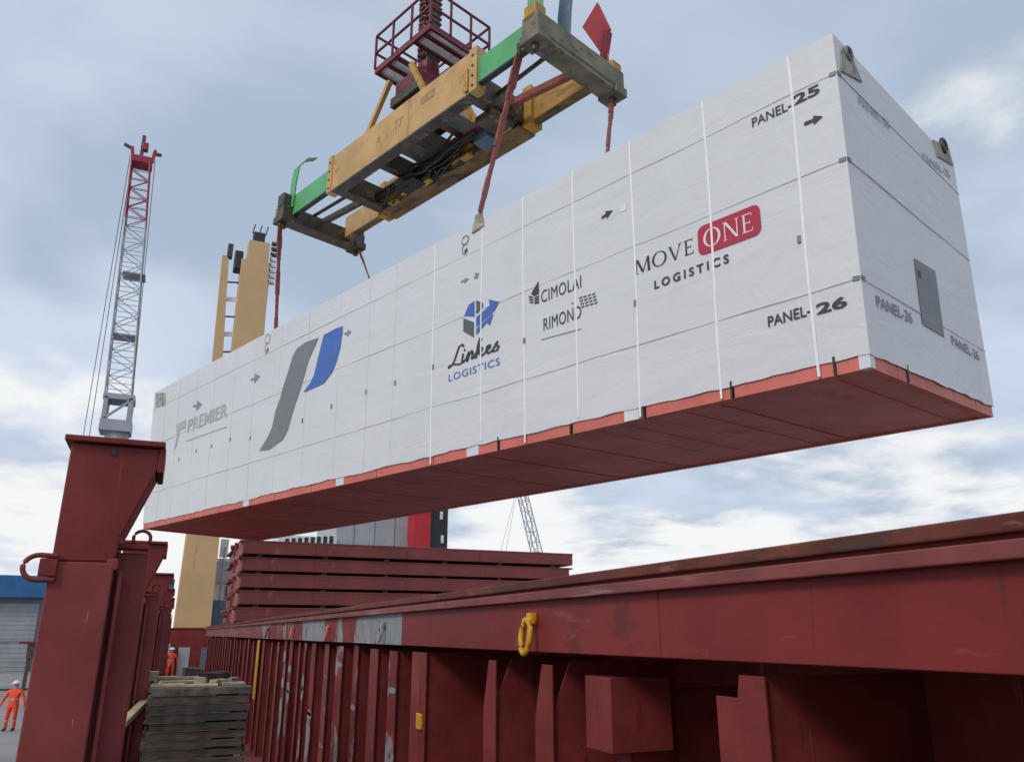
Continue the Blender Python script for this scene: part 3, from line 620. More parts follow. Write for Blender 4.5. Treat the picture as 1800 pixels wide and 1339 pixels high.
# two firms' small marks
text_print('CIMOLAI', (952, 533), (1022, 492), M_INK, bold=.0, spacing=1.08, hh=.20)
text_print('RIMOND', (956, 582), (1022, 545), M_INK, bold=.0, spacing=1.08, hh=.20)
pix_print([(1005, 532), (1008, 531), (1008, 534), (1005, 535)], M_INK2, 'dash')
strip(S, [SI(952, 597), SI(1022, 578)], .012, M_INK2, 'rule', .0085)
pix_print([(934, 517), (947, 494), (948, 516), (940, 521)], M_INK); 
for i in range(3): pix_print([(930+i*.8, 520+i*5), (938, 522+i*4.2), (938, 524.5+i*4.2), (930+i*.8, 523+i*5)], M_INK); pix_print([(940, 523+i*4.4), (948, 519+i*5.2), (948, 522.5+i*5.2), (940, 526+i*4.4)], M_INK)
for i in range(4):
    for j in range(4):
        x, y = 1018+i*7.6+j*1.3, 524+j*5.2-i*2.2
        pix_print([(x, y), (x+5.6, y-3.2), (x+6.2, y-.8), (x+.7, y+2.2)], M_LDARK)
# big two-stroke emblem
z1 = lambda *pp: [(240+x/4.4625, 560+y/4.4625) for x, y in pp]
def strokes2(pts, m_): 
    return pix_print(pts, m_)
gl = [(1330, 185), (1260, 235), (1225, 300), (1190, 420), (1150, 540), (1130, 620), (1090, 730), (1065, 850), (1030, 930), (965, 1035)]
gr = [(1430, 150), (1390, 240), (1350, 330), (1320, 440), (1285, 560), (1250, 660), (1220, 760), (1190, 870), (1150, 950), (1040, 1030)]
def ribbon(l, r_, m_):
    m = MB(); L_ = [S(*SI(*p), .0088) for p in z1(*l)]; R_ = [S(*SI(*p), .0088) for p in z1(*r_)]; n = len(L_)
    m.add(L_+R_, [(i, i+1, n+i+1, n+i) for i in range(n-1)]); return m.build('logo_shape', m_, cr, co0)
ribbon([(1420, 152)]+gl, [(1432, 150)]+gr, M_LGREY)
ribbon([(1610, 62), (1560, 80), (1470, 130), (1445, 230), (1420, 330), (1395, 440), (1360, 510), (1310, 575)], [(1620, 58), (1618, 110), (1612, 150), (1602, 230), (1575, 330), (1540, 420), (1470, 510), (1330, 574)], M_LBLUE)
# small far left mark
pm = lambda p: (300+p[0], 700+p[1])
pix_print([(310, 745), (327, 738), (326, 752), (316, 757), (312, 778), (307, 791), (306, 788), (311, 770)], M_INK3)
text_print('PREMIER', (330, 760), (400, 722), M_INK3, bold=.012, hh=.36)
strip(S, [SI(328, 775), SI(398, 750)], .03, M_INK3, 'rule', .0085)
pix_print([(274, 691), (291, 690), (291, 713), (274, 716)], M_DIRT, 'corner_plate')
# arrows, sling icons
def arrow(p, q_, m_, head=.45, w=.028, hw=.10):
    p = np.array(SI(*p)); q_ = np.array(SI(*q_)); d_ = q_-p; l = np.linalg.norm(d_); d_ = d_/l; n_ = np.array((-d_[1], d_[0])); m_pt = p+d_*l*(1-head)
    poly_print(S, [p-n_*w/2, m_pt-n_*w/2, m_pt-n_*hw/2, q_, m_pt+n_*hw/2, m_pt+n_*w/2, p+n_*w/2], m_, 'arrow_mark')
arrow((1414, 219), (1447, 205), M_INK, .5, .045, .12); arrow((1058, 384), (1078, 370), M_INK, .6, .05, .14)
pix_print([(1089, 360), (1102, 355), (1102, 370), (1090, 374)], M_LWHITE, 'sticker'); arrow((1091, 371), (1101, 364), M_INK2, .6, .02, .06)
arrow((811, 496), (826, 490), M_INK2, .6, .04, .10); arrow((834, 489), (843, 480), M_INK2, .7, .05, .16)
arrow((441, 668), (458, 661), M_INK2, .6, .06, .25); arrow((340, 714), (356, 711), M_INK2, .6, .06, .3); arrow((606, 587), (618, 583), M_INK2, .6, .05, .16)
def icon(x, y, s_, m_=M_INK2):
    a, b_ = SI(x, y)
    for k in range(2):
        pts = [(a+s_*.5*math.cos(t)*(1 if k == 0 else .8), b_+(.55 if k == 0 else -.35)*s_+s_*(.42 if k == 0 else .5)*math.sin(t)) for t in np.linspace(.4 if k == 0 else 3.6, 6.4 if k == 0 else 8.6, 14)]
        strip(S, pts, s_*.16, m_, 'sling_mark', .0088)
    poly_print(S, [(a+.1*s_, b_-.9*s_), (a-.3*s_, b_-.75*s_), (a-.3*s_, b_-.3*s_), (a+.05*s_, b_-.45*s_)], M_INK, 'sling_mark')
icon(818, 432, .19); icon(470, 606, .27, M_INK3)
# end face print
def end_text(txt, lb, rt, hh, m_=M_INK2):
    v, f = text_mesh(txt, .015); c0, b0 = TI(*lb); c1, b1 = TI(*rt)
    x0 = min(p[0] for p in v); x1 = max(p[0] for p in v); y1 = max(p[1] for p in v)
    vs = [T(c0+(c1-c0)*(p[0]-x0)/(x1-x0), b0+(b1-b0)*(p[0]-x0)/(x1-x0)+hh*p[1]/y1, .0088) for p in v]
    MB().add(vs, f).build('lettering', m_, cr, co0)
end_text('PANEL-25', (1510, 183), (1564, 228), .11, M_INK3); end_text('PANEL-25', (1622, 281), (1670, 314), .12, M_INK3)
end_text('PANEL-26', (1541, 539), (1604, 569), .14); end_text('PANEL-26', (1673, 606), (1721, 634), .14)
dr = pix_print([(1606, 454), (1643, 477), (1659, 593), (1621, 570)], M_LGREY, 'door_sheet', .0085, TI, T)
pix_print([(1611, 475), (1617, 478), (1618, 492), (1613, 488)], M_INK, 'door_mark', .0102, TI, T)
def plate(px_, m_, t=.02, name='lifting_plate'):
    q_ = [TI(*p) for p in px_]; return MB().hexa([T(a, b_, .0) for a, b_ in q_], [T(a, b_, t) for a, b_ in q_]).build(name, m_, cr, co0, .004)
pl1 = plate([(1478, 84), (1495, 100), (1514, 146), (1477, 126)], M_DIRT, .018); plate([(1638, 246), (1666, 262), (1674, 292), (1646, 276)], M_DIRT, .02)
a, b_ = TI(1655, 258); MB().ring(T(a, b_, .03), P['D']-P['B'], P['A']-P['B'], .10, .10, .03).build('shackle', M_GREASE, cr, co0, smooth=True)
MB().tube(T(a, b_, .015), T(a, b_, .04), .06, n=12).build('pad_eye', M_BLACK, cr, co0)
a, b_ = TI(1489, 96); MB().ring(T(a, b_, .02), P['D']-P['B'], P['A']-P['B'], .08, .08, .025).build('shackle', M_BUCKLE, cr, co0, smooth=True)
# near lifting eye pad on the top edge
a, b_ = SI(845, 388)
lug = MB().hexa([S(a-.10, CH-.16, .004), S(a+.22, CH-.20, .004), S(a+.12, CH+.12, .004), S(a-.06, CH+.16, .004)], [S(a-.10, CH-.16, .03), S(a+.22, CH-.20, .03), S(a+.12, CH+.12, .03), S(a-.06, CH+.16, .03)]).build('edge_protector', M_DIRT, cr, co0, .01)
LUG_NR = S(a, CH+.12, .02)

# ------------------------------------------------------------------ spreader
SO = np.array([4.389, 15.135, 11.75]); SU = np.array([.3588, -.9334, 0]); SV = np.array([.9334, .3588, 0])
sp = thing('container_spreader', tuple(SO), 'tan lifting spreader with green telescopic arms above the white crate', 'spreader', rz=math.atan2(SU[1], SU[0]))
def sl_(l, v, z): return SO+SU*l+SV*v+np.array([0, 0, z])
nb = MB().box(-2.62, 2.76, -1.0, -.80, 0.06, 1.02).build('main_beam', M_TAN, sp, bevel=.012)
MB().box(-2.66, -2.48, -1.03, -.78, 0.03, 1.05).build('end_collar', M_TAN, nb, bevel=.01)
MB().box(2.58, 2.80, -1.03, -.78, 0.03, 1.05).build('end_collar', M_TAN, nb, bevel=.01)
MB().box(-2.46, 2.56, -1.004, -.74, .02, .058).build('shaded_bottom_flange', M_GREASE, nb)  # dark greasy plate paints shade onto the beam's underside
MB().box(.55, .57, -1.012, -1.0005, .10, 1.0).build('stiffener', M_TAN, nb)
for l0, t_, hh in ((-2.35, 'o', .12), (-.62, '6', .2), (-.30, '.', .06), (-.12, "'", .09), (.02, '1', .26), (.18, '7', .24), (2.25, 'n', .16)):
    v, f = text_mesh(t_, .01); y1 = max(p[1] for p in v)
    MB().add([(l0+p[0]*hh/y1, -1.004, .45+p[1]*hh/y1) for p in v], f).build('stencil_mark', M_STENCIL, nb)
fb = MB().box(-2.62, 2.76, .52, .82, 0.04, .92).build('main_beam', M_OCHRE, sp, bevel=.012)
MB().box(-2.66, -2.44, .49, .85, .0, .96).build('end_collar', M_OCHRE, fb, bevel=.01)
MB().box(2.56, 2.80, .49, .85, .0, .96).build('end_collar', M_OCHRE, fb, bevel=.01)
MB().box(-2.42, 2.54, .40, .90, .0, .038).build('shaded_bottom_flange', M_GREASE_SHADE, fb)  # underside shade of the far beam, painted as dark ochre grease
for s_ in (-1, 1):
    l0, l1 = (2.70, 4.30) if s_ > 0 else (-4.40, -2.60)
    MB().box(l0, l1, -.97, -.84, .20, .76).build('telescopic_arm', M_GREEN, sp, bevel=.008)
    MB().box(l0, l1, .60, .78, .14, .74).build('telescopic_arm', M_OCHRE if s_ > 0 else M_TAN, sp, bevel=.008)
    MB().box(l0, l1, -.965, -.845, .165, .197).build('slide_rail', M_BLACK, sp); MB().box(l0, l1, .595, .785, .10, .137).build('slide_rail', M_GREASE_SHADE, sp)
    e0, e1 = (4.28, 4.68) if s_ > 0 else (-4.80, -4.38)
    eb = MB().box(e0, e1, -1.24, 1.24, .0, .56 if s_ > 0 else .42).build('end_beam', M_OLIVE if s_ > 0 else M_GREASE, sp, bevel=.02)
    for v_ in (-1.1, 1.1):
        MB().tube(((e0+e1)/2, v_, -.16), ((e0+e1)/2, v_, .02), .07, .09, 10).build('twistlock', M_GREASE, eb)
        MB().box(e0-.04, e1+.04, v_-.17, v_+.17, -.03, .16).build('corner_box', M_OLIVE if s_ > 0 else M_GREASE, eb, bevel=.015)
        MB().box(e0+.05, e1-.05, v_-.14, v_+.14, .43, .78).build('flipper_hinge', M_OCHRE if s_ > 0 else M_GREASE, eb, bevel=.02)
    MB().box(e0-.005 if s_ < 0 else e1-.005, e0+.003 if s_ < 0 else e1+.006, -1.0, 1.0, .10, .14).build('weld_strip', M_GREASE, eb)
    # cross members of the main frame
    c0 = s_*2.45
    MB().box(c0-.16, c0+.16, -.77, .51, .10, .62).build('cross_member', M_GREASE, sp, bevel=.01)
    c0 = s_*1.1
    MB().box(c0-.10, c0+.10, -.775, .51, .30, .75).build('cross_member', M_GREASE, sp, bevel=.01)
    MB().bar((s_*2.6, .1, .35), (s_*4.32, -.1 if s_ < 0 else .3, .30), .12, .14).build('push_rod', M_SLING if s_ > 0 else M_GREASE, sp)
    MB().tube((s_*2.3, -.25, .4), (s_*4.3, -.4, .36), .045, n=10).build('hydraulic_rod', M_GREASE, sp, smooth=True)
MB().box(-.30, .25, -.77, .51, .25, .80).build('cross_member', M_GREASE, sp, bevel=.01)
MB().tube((-2.2, .15, .25), (1.9, .15, .28), .11, n=14).build('hydraulic_cylinder', M_BLACK, sp, smooth=True)
MB().tube((.6, .02, .2), (2.6, .02, .2), .055, n=10).build('hydraulic_cylinder', M_DKRED, sp, smooth=True)
for k in range(16):
    pts = []; l0 = random.uniform(-2.3, -.4); l1 = l0+random.uniform(1.0, 2.4); v0 = random.uniform(-.1, .4)
    for t in np.linspace(0, 1, 12): pts.append((l0+(l1-l0)*t, v0+.10*math.sin(t*5+k), .12-.20*math.sin(math.pi*t)*random.uniform(.5, 1)+.2*(k % 3 == 0)))
    MB().path(pts, .035, 6).build('hose', M_BLACK, sp, smooth=True)
MB().box(-1.2, -.5, -.05, .35, -.06, .2).build('valve_block', M_BLACK, sp, bevel=.02); MB().box(1.5, 1.95, .05, .42, -.10, .22).build('valve_block', M_BLUEG, sp, bevel=.03)
MB().box(2.0, 2.55, -.35, .30, -.05, .12).build('valve_block', M_GREASE, sp, bevel=.03)
for l0 in (-1.9, -.6, .8, 1.5):
    MB().box(l0, l0+.3, .25, .43, -.04, .3).build('bracket', M_OCHRE, sp, bevel=.01)
for c0 in (-2.57, 2.69):
    for z in (.15, .38, .62, .86): MB().tube((c0, -1.048, z), (c0, -1.03, z), .03, n=6).build('bolt', M_GREASE, nb)
MB().box(1.0, 1.45, -1.008, -1.0005, .62, .80).build('rating_plate', M_STENCIL, nb)
MB().box(2.45, 2.56, -1.05, -1.0, .10, .62).build('guide_block', M_OCHRE, nb, bevel=.01)
# guide flippers
def flip(l, v, zs, dl, dv, m_, w, wtip, name='guide_flipper', arm=.35):
    p = MB(); n = len(zs)-1
    for i in range(n):
        (z0, o0), (z1, o1) = zs[i], zs[i+1]; w0 = w if i == 0 else wtip; w1 = wtip
        if i == n-1: w1 = wtip*.8
        p.hexa([(l+dl*o0-w0*abs(dv)/2-.02, v+dv*o0-w0*abs(dl)/2-.02, z0), (l+dl*o0+w0*abs(dv)/2+.02, v+dv*o0-w0*abs(dl)/2-.02, z0), (l+dl*o0+w0*abs(dv)/2+.02, v+dv*o0+w0*abs(dl)/2+.02, z0), (l+dl*o0-w0*abs(dv)/2-.02, v+dv*o0+w0*abs(dl)/2+.02, z0)],
               [(l+dl*o1-w1*abs(dv)/2-.02, v+dv*o1-w1*abs(dl)/2-.02, z1), (l+dl*o1+w1*abs(dv)/2+.02, v+dv*o1-w1*abs(dl)/2-.02, z1), (l+dl*o1+w1*abs(dv)/2+.02, v+dv*o1+w1*abs(dl)/2+.02, z1), (l+dl*o1-w1*abs(dv)/2-.02, v+dv*o1+w1*abs(dl)/2+.02, z1)])
    return p.build(name, m_, sp, bevel=.008)
flip(-4.42, -1.0, [(.40, 0), (1.10, 0), (1.60, -.05), (1.95, -.28), (2.10, -.55)], 0, -1, M_GREEN, .12, .24)
tag(bpy.data.objects[flip(4.42, -1.02, [(.70, 0), (1.5, 0), (2.2, 0)], 0, -1, M_GREEN, .34, .34).name])
flip(4.48, -.28, [(.55, 0), (1.15, 0), (1.9, .1), (2.5, .3)], 0, 1, M_BLUEG, .2, .30)
r_ = flip(4.30, 1.12, [(.60, 0), (1.15, .02)], 0, 1, M_OCHRE, .24, .18, 'flipper_arm')
MB().hexa([(4.28, 1.05, 1.15), (4.52, 1.05, 1.65), (4.52, 1.12, 1.65), (4.28, 1.12, 1.15)], [(3.72, 1.15, 2.25), (4.15, 1.15, 2.62), (4.15, 1.22, 2.62), (3.72, 1.15+.07, 2.25)]).build('guide_flipper', M_FLIP, sp, bevel=.01)
MB().bar((4.28, 1.1, .95), (4.44, 1.1, 1.62), .16, .10).build('flipper_arm', M_FLIP, sp)
# head frame carrying the rotator
for v_ in (-.86, .60):
    MB().bar((-1.30, v_, 1.03), (-.42, v_, 2.12), .10, .12).build('head_strut', M_TAN, sp); MB().bar((.95, v_, 1.03), (.38, v_, 2.12), .10, .12).build('head_strut', M_OCHRE, sp)
MB().box(-.62, .45, -.62, .40, 1.05, 1.48).build('gear_housing', M_GREASE, sp, bevel=.04)
MB().box(-.45, .40, -.70, .45, 1.78, 2.14).build('gear_housing', M_DKRED, sp, bevel=.04)
MB().tube((-.75, -.5, 1.5), (.6, -.5, 1.55), .10, n=12).build('hydraulic_motor', M_BLACK, sp, smooth=True)
MB().box(-.55, .5, -.75, .55, 1.5, 1.75).build('head_cross_beam', M_GREASE, sp, bevel=.02)
MB().box(-1.0, -.7, -.75, .55, 1.03, 1.3).build('head_cross_beam', M_TAN, sp, bevel=.02)
MB().box(.6, .85, -.75, .55, 1.03, 1.3).build('head_cross_beam', M_TAN, sp, bevel=.02)

# ------------------------------------------------------------------ rotator column with its railed platform
PZ = 14.4-11.75
rc = thing('rotator_platform', tuple(sl_(0, 0, 2.18)), 'dark red railed platform round the rotator column over the spreader', 'platform', rz=math.atan2(SU[1], SU[0])); z_ = lambda z: z-2.18
col = MB()
col.tube((.09, -.16, z_(2.145)), (.09, -.16, z_(2.62)), .28, .25, 16).build('rotator_drum', M_DKRED, rc)
cm = MB().box(-.09, .27, -.34, .02, z_(2.6), z_(5.2)).build('column', M_GREASE, rc, bevel=.03)
for k in range(16):
    z = 2.75+k*.15
    MB().ring((.09+.03*(k % 2), -.40, z_(z)), (1, 0, 0), (0, 0, 1), .10+.02*(k % 2), .10, .03, 12, 6).build('chain_link', M_GREASE if k % 2 else M_DKRED, rc, smooth=True)
    MB().box(-.11, .29, -.36, .04, z_(z), z_(z)+.05).build('column_band', M_DKRED if k % 3 else M_GREASE, cm)
for (x, y) in ((-.04, -.28), (.22, -.28), (-.04, -.04), (.22, -.04)):
    MB().tube((x, y, z_(5.2)), (x, y, z_(40)), .03, n=6).build('hoist_rope', M_GREASE, rc)
x0, x1, y0, y1 = -1.05, 1.08, -.90, .87
fz = z_(PZ)
for (a0, a1, b0, b1) in ((x0, x1, y0, y0+.06), (x0, x1, y1-.06, y1), (x0, x0+.06, y0+.061, y1-.061), (x1-.06, x1, y0+.061, y1-.061)):
    MB().box(a0, a1, b0, b1, fz, fz+.16).build('toe_plate', M_DKRED, rc)
for xx in (x0+.45, -.25, .45, x1-.28): MB().box(xx-.04, xx+.04, y0+.061, y1-.061, fz+.0, fz+.09).build('floor_beam', M_DKRED, rc)
for xx0, xx1, yy0 in ((x0+.06, x0+.41, y0), (x0+.49, -.29, y0), (.49, x1-.32, y0), (x1-.24, x1-.06, y0), (-.21, .41, .2)):
    for k in range(int((y1-yy0-.14)/.035)):
        y = yy0+.07+k*.035; MB().box(xx0, xx1, y, y+.014, fz+.05, fz+.075).build('grating_bar', M_LATT, rc)
RH = 1.10
posts = [(x0+(x1-x0)*t, y_) for y_ in (y0, y1) for t in (0, .33, .67, 1)]+[(x_, y0+(y1-y0)*t) for x_ in (x0, x1) for t in (.33, .67)]
for p in posts: MB().bar((*p, fz+.14), (*p, fz+RH), .045, .045).build('rail_post', M_DKRED, rc)
for zz in (RH, .60):
    for p, q_ in (((x0, y0), (x1, y0)), ((x1, y0), (x1, y1)), ((x1, y1), (x0, y1)), ((x0, y1), (x0, y0))):
        MB().bar((*p, fz+zz), (*q_, fz+zz), .045, .045).build('hand_rail', M_DKRED, rc)

# ------------------------------------------------------------------ slings
def sling(p, q_, label, w=.16):
    p = Vector(p); q_ = Vector(q_); t = thing('lifting_sling', tuple(q_), label, 'sling', 'red lifting slings')
    m = MB(); n = 10
    for i in range(n):
        a = p.lerp(q_, i/n); b_ = p.lerp(q_, (i+1)/n)
        m.bar(a, b_, w*(.8+.2*math.sin(i*1.7)), .035, up=(.5+.08*i, -.8, .1))
    m.build('webbing', M_SLING, t, tuple(q_))
    MB().tube(p-Vector((0, 0, .02)), p+Vector((0, 0, .25)), .05, n=8).build('shackle', M_GREASE, t, tuple(q_))
    return t
sling(sl_(4.05, -1.08, 0.0)+np.array([0, 0, .0]), LUG_NR, 'red sling from the near right spreader corner to the crate edge, the longest', .22)
sling(sl_(-4.60, -1.18, -.1), onz(484, 600, 8.75), 'red sling from the near left spreader corner, beside the tan ship crane')
sling(sl_(-4.45, 1.15, -.1), onz(664, 530, 8.70), 'short red sling from the far left spreader corner')
sling(sl_(4.50, 1.05, -.1), onz(1062, 330, 8.55), 'short red sling from the far right spreader corner')

# ------------------------------------------------------------------ ship crane, deckhouse, superstructure
CY = 52
dh = thing('deck_house', (8, CY+3, 0), 'dark red deckhouse block under the tan ship crane', 'deckhouse'); o0 = (8, CY+3, 0)
MB().box(-.3, 17, CY-1.2, 57, DZ, 1.9).build('wall', M_RED, dh, o0, .02)
MB().box(-.35, 17.05, CY-1.25, 57.05, 1.9, 1.96).build('roof', M_RED2, dh, o0, .01)
for x in (1.2, 2.4): MB().box(x, x+.6, CY-1.23, CY-1.2, DZ+.1, .9).build('door', M_GREY if x < 2 else M_BLUEG, dh, o0)
MB().box(.4, .75, CY-1.6, CY-1.25, DZ+.02, 1.1).build('vent_trunk', M_GREY, dh, o0, .02)
sc_ = thing('ship_crane', (1.8, CY+1, 1.96), 'tall tan ship crane post behind the far end of the crate', 'crane'); o0 = (1.8, CY+1, 1.96)
MB().hexa([(.80, CY, 1.96), (2.84, CY, 1.96), (2.84, CY+2.2, 1.96), (.80, CY+2.2, 1.96)], [(.95, CY, 14.5), (2.70, CY, 14.5), (2.70, CY+2.0, 14.5), (.95, CY+2.0, 14.5)]).build('pedestal', M_CRTAN, sc_, o0, .03)
MB().hexa([(2.28, CY, 14.4), (4.30, CY, 14.4), (4.30, CY+1.8, 14.4), (2.28, CY+1.8, 14.4)], [(2.2, CY, 26.0), (4.05, CY, 26.0), (4.05, CY+1.6, 26.0), (2.2, CY+1.6, 26.0)]).build('crane_house', M_CRTAN, sc_, o0, .03)
MB().box(2.55, 3.95, CY+.02, CY+1.5, 26.0, 27.5).build('house_top', M_CRTAN, sc_, o0, .03)
MB().hexa([(1.22, CY+.2, 14.4), (1.98, CY+.2, 14.4), (1.98, CY+.9, 14.4), (1.22, CY+.9, 14.4)], [(.95, CY+.2, 26.1), (1.38, CY+.2, 26.1), (1.38, CY+.7, 26.1), (.95, CY+.7, 26.1)]).build('mast_leg', M_CRTAN, sc_, o0, .02)
for k, z in enumerate(np.arange(15.5, 25.5, 1.25)):
    MB().bar((1.45, CY+.4, z), (2.4, CY+.5, z+.15), .07, .10 if k % 2 else .3).build('rung', M_GREASE if k % 2 else M_WHITE, sc_, o0)
MB().box(1.75, 2.3, CY+.1, CY+1.0, 25.2, 26.6).build('sheave_block', M_BLACK, sc_, o0, .08); MB().box(2.8, 3.6, CY+.2, CY+1.0, 27.5, 28.3).build('sheave_block', M_BLACK, sc_, o0, .08)
for x in (2.75, 3.2, 3.62): MB().bar((x, CY+.4, 28.2), (x+.12, CY+.4, 28.9), .08, .08).build('antenna', M_GREASE, sc_, o0)
MB().box(1.25, 1.6, CY+.1, CY+.6, 26.0, 27.0).build('lamp_cluster', M_GREASE, sc_, o0, .04)
for z in np.arange(24.6, 27.6, .42): MB().box(4.08, 4.50, CY+.2, CY+.5, z, z+.2).build('ladder_rung', M_WHITE if z < 26.7 else M_GREASE, sc_, o0)
MB().box(4.08, 4.14, CY+.2, CY+.5, 14.4, 27.4).build('ladder_rail', M_WHITE, sc_, o0)
su = thing('superstructure', (3.8, CY+3, 1.96), 'white and grey deck equipment block between tan crane and hatch covers', 'superstructure'); o0 = (3.8, CY+3, 1.96)
MB().box(2.95, 4.6, CY+2.4, CY+5, 1.96, 6.2).build('wall', M_WHITE, su, o0, .02); MB().box(2.9, 4.7, CY+2.2, CY+2.38, 4.7, 6.0).build('panel', M_GREY, su, o0)
MB().box(2.92, 4.1, CY+1.2, CY+2.1, 1.97, 3.6).build('locker', M_BLUEG, su, o0, .02); MB().box(3.0, 3.5, CY+2.25, CY+2.39, 6.25, 7.4).build('window_panel', M_WHITE, su, o0)
MB().tube((3.3, CY+2.2, 3.6), (3.3, CY+2.2, 6.9), .06, n=8).build('pipe', M_GREY, su, o0); MB().box(3.6, 4.4, CY+2.25, CY+2.39, 3.8, 4.5).build('window', M_BLACK, su, o0)

# ------------------------------------------------------------------ lattice cranes
def lattice(m, p0, p1, w0, w1, nb_, r, axx=Vector((1, 0, 0)), axy=Vector((0, 1, 0)), rd=None):
    p0, p1 = Vector(p0), Vector(p1); rd = rd or r*.55
    def corner(t, i):
        w = w0+(w1-w0)*t; s0 = (-1, 1, 1, -1)[i]; s1 = (-1, -1, 1, 1)[i]
        return p0.lerp(p1, t)+axx*w/2*s0+axy*w/2*s1
    for i in range(4):
        m.tube(corner(0, i), corner(1, i), r, n=6)
        for k in range(nb_):
            t0, t1 = k/nb_, (k+1)/nb_; j = (i+1) % 4
            m.tube(corner(t0, i if k % 2 else j), corner(t1, j if k % 2 else i), rd, n=4)
            m.tube(corner(t0, i), corner(t0, j), rd*.8, n=4)
    return m
LY = 75
hc = thing('harbour_crane', (-5.35, LY, QZ), 'tall grey lattice harbour crane with red tip behind the nearest post', 'crane'); o0 = (-5.35, LY, QZ)
lattice(MB(), (-5.65, LY, 21.2), (-6.55, LY, 38.5), 2.1, 1.75, 14, .075).build('lattice_boom', M_LATT, hc, o0)
lattice(MB(), (-6.55, LY, 38.5), (-6.90, LY, 44.6), 1.75, 1.6, 6, .085).build('boom_tip', M_LATR, hc, o0)
b = MB(); b.box(-7.75, -5.95, LY-.8, LY+.8, 44.6, 45.3); b.bar((-7.7, LY, 45.2), (-7.9, LY, 46.5), .3, .3); b.bar((-6.0, LY, 45.2), (-5.85, LY, 46.6), .3, .3); b.build('boom_head', M_LATR, hc, o0, .03)
b = MB(); b.bar((-7.9, LY, 46.3), (-8.6, LY, 46.6), .25, .25); b.bar((-5.85, LY, 46.2), (-5.25, LY, 46.2), .25, .25); b.box(-7.15, -6.85, LY-.2, LY+.2, 45.2, 47.9); b.build('tip_fitting', M_GREASE, hc, o0)
MB().box(-7.0, -6.5, LY-.3, LY+.3, 46.3, 47.1).build('tip_lamp_box', M_LATR, hc, o0, .05)
b = MB(); b.box(-6.75, -4.25, LY-1.2, LY+1.2, 18.2, 19.2); b.box(-6.7, -6.35, LY-1.2, LY+1.2, 19.2, 21.2); b.box(-4.75, -4.4, LY-1.2, LY+1.2, 19.2, 21.2); b.box(-6.8, -4.3, LY-1.2, LY+1.2, 21.0, 21.5); b.bar((-6.5, LY-1.1, 19.2), (-4.6, LY-1.1, 21), .2, .2); b.build('boom_foot', M_GREY, hc, o0, .03)
MB().tube((-5.35, LY, QZ+3), (-5.35, LY, 18.2), 1.15, .95, 16).build('tower', M_GREY, hc, o0); MB().box(-7.3, -3.4, LY-2, LY+2, QZ, QZ+3).build('chassis', M_GREY, hc, o0, .1)
b = MB()
for x, x2 in ((-7.75, -7.5), (-5.75, -4.3), (-7.95, -8.0)): b.tube((x, LY, 45.5), (x2, LY+1, 15), .03, n=4)
b.build('stay_rope', M_GREASE, hc, o0)
for z in (27.0, 33.0): MB().box(-6.9, -5.0, LY-.95, LY+.95, z, z+.12).build('rest_platform', M_LATT, hc, o0)
fcx, fcy = 54.5, 120
fcn = thing('lattice_crane', (56.5, fcy, 0), 'distant pale lattice crane boom seen under the crate', 'crane'); o0 = (56.5, fcy, 0)
lattice(MB(), (58.0, fcy, 6), (52.6, fcy, 26), 1.5, 1.3, 12, .09).build('lattice_boom', M_LATT, fcn, o0)
MB().box(55.5, 61, fcy-3, fcy+3, -4.2, 6).build('crane_house', M_GREY, fcn, o0)
b = MB(); b.tube((52.6, fcy, 26), (49, fcy, 8), .04, n=4); b.tube((52.6, fcy, 26), (47.6, fcy, 8), .04, n=4); b.build('hoist_rope', M_LATT, fcn, o0)

# ------------------------------------------------------------------ ship behind the covers
s2 = thing('moored_ship', (30, 100, -4.2), 'grey ship superstructure with red and black funnel behind the hatch covers', 'ship'); o0 = (30, 100, -4.2); YB = 100
q0, q1 = ony(590, 948, YB), ony(716, 905, YB)
MB().box(q0[0], q1[0]+1, YB, YB+14, 8, 17.6).build('superstructure', M_GREY, s2, o0, .05)
for k in range(3): MB().box(q0[0]+2.2+k*2.6, q0[0]+2.26+k*2.6, YB-.06, YB, 8, 17.6).build('panel_joint', M_SHEDD, s2, o0)
f0, f1, f2 = ony(716, 930, YB)[0], ony(745, 930, YB)[0], ony(776, 930, YB)[0]
fn_ = [(f0+.9, 9), (f0+.2, 11.5), (f0, 13.5), (f0+.1, 19), (f1, 19), (f1, 9)]
MB().prism(fn_, 'y', YB-3, YB+1).build('funnel', M_FUNNEL, s2, o0, .05)
MB().box(f1, f2, YB-2.6, YB+1, 8, 19).build('funnel_casing', M_BLACK, s2, o0, .05)
for x, z in ((f1+1.3, 15.6), (f1+1.5, 12.6)): MB().box(x, x+.35, YB-2.75, YB-2.6, z, z+1.0).build('lamp', M_WHITE, s2, o0)
MB().box(q0[0]-7, q0[0]-.05, YB-1, YB+14, 8, 12.9).build('deck_block', M_WHITE, s2, o0)
for k in range(8): MB().box(q0[0]-6.2+k*.75, q0[0]-5.75+k*.75, YB-1.06, YB-1, 11.4+.08*k, 12.5+.08*k).build('window', M_BLACK, s2, o0)
MB().box(15, 42, YB-4, YB+20, -6, 8).build('hull', M_BLACK, s2, o0, .2)

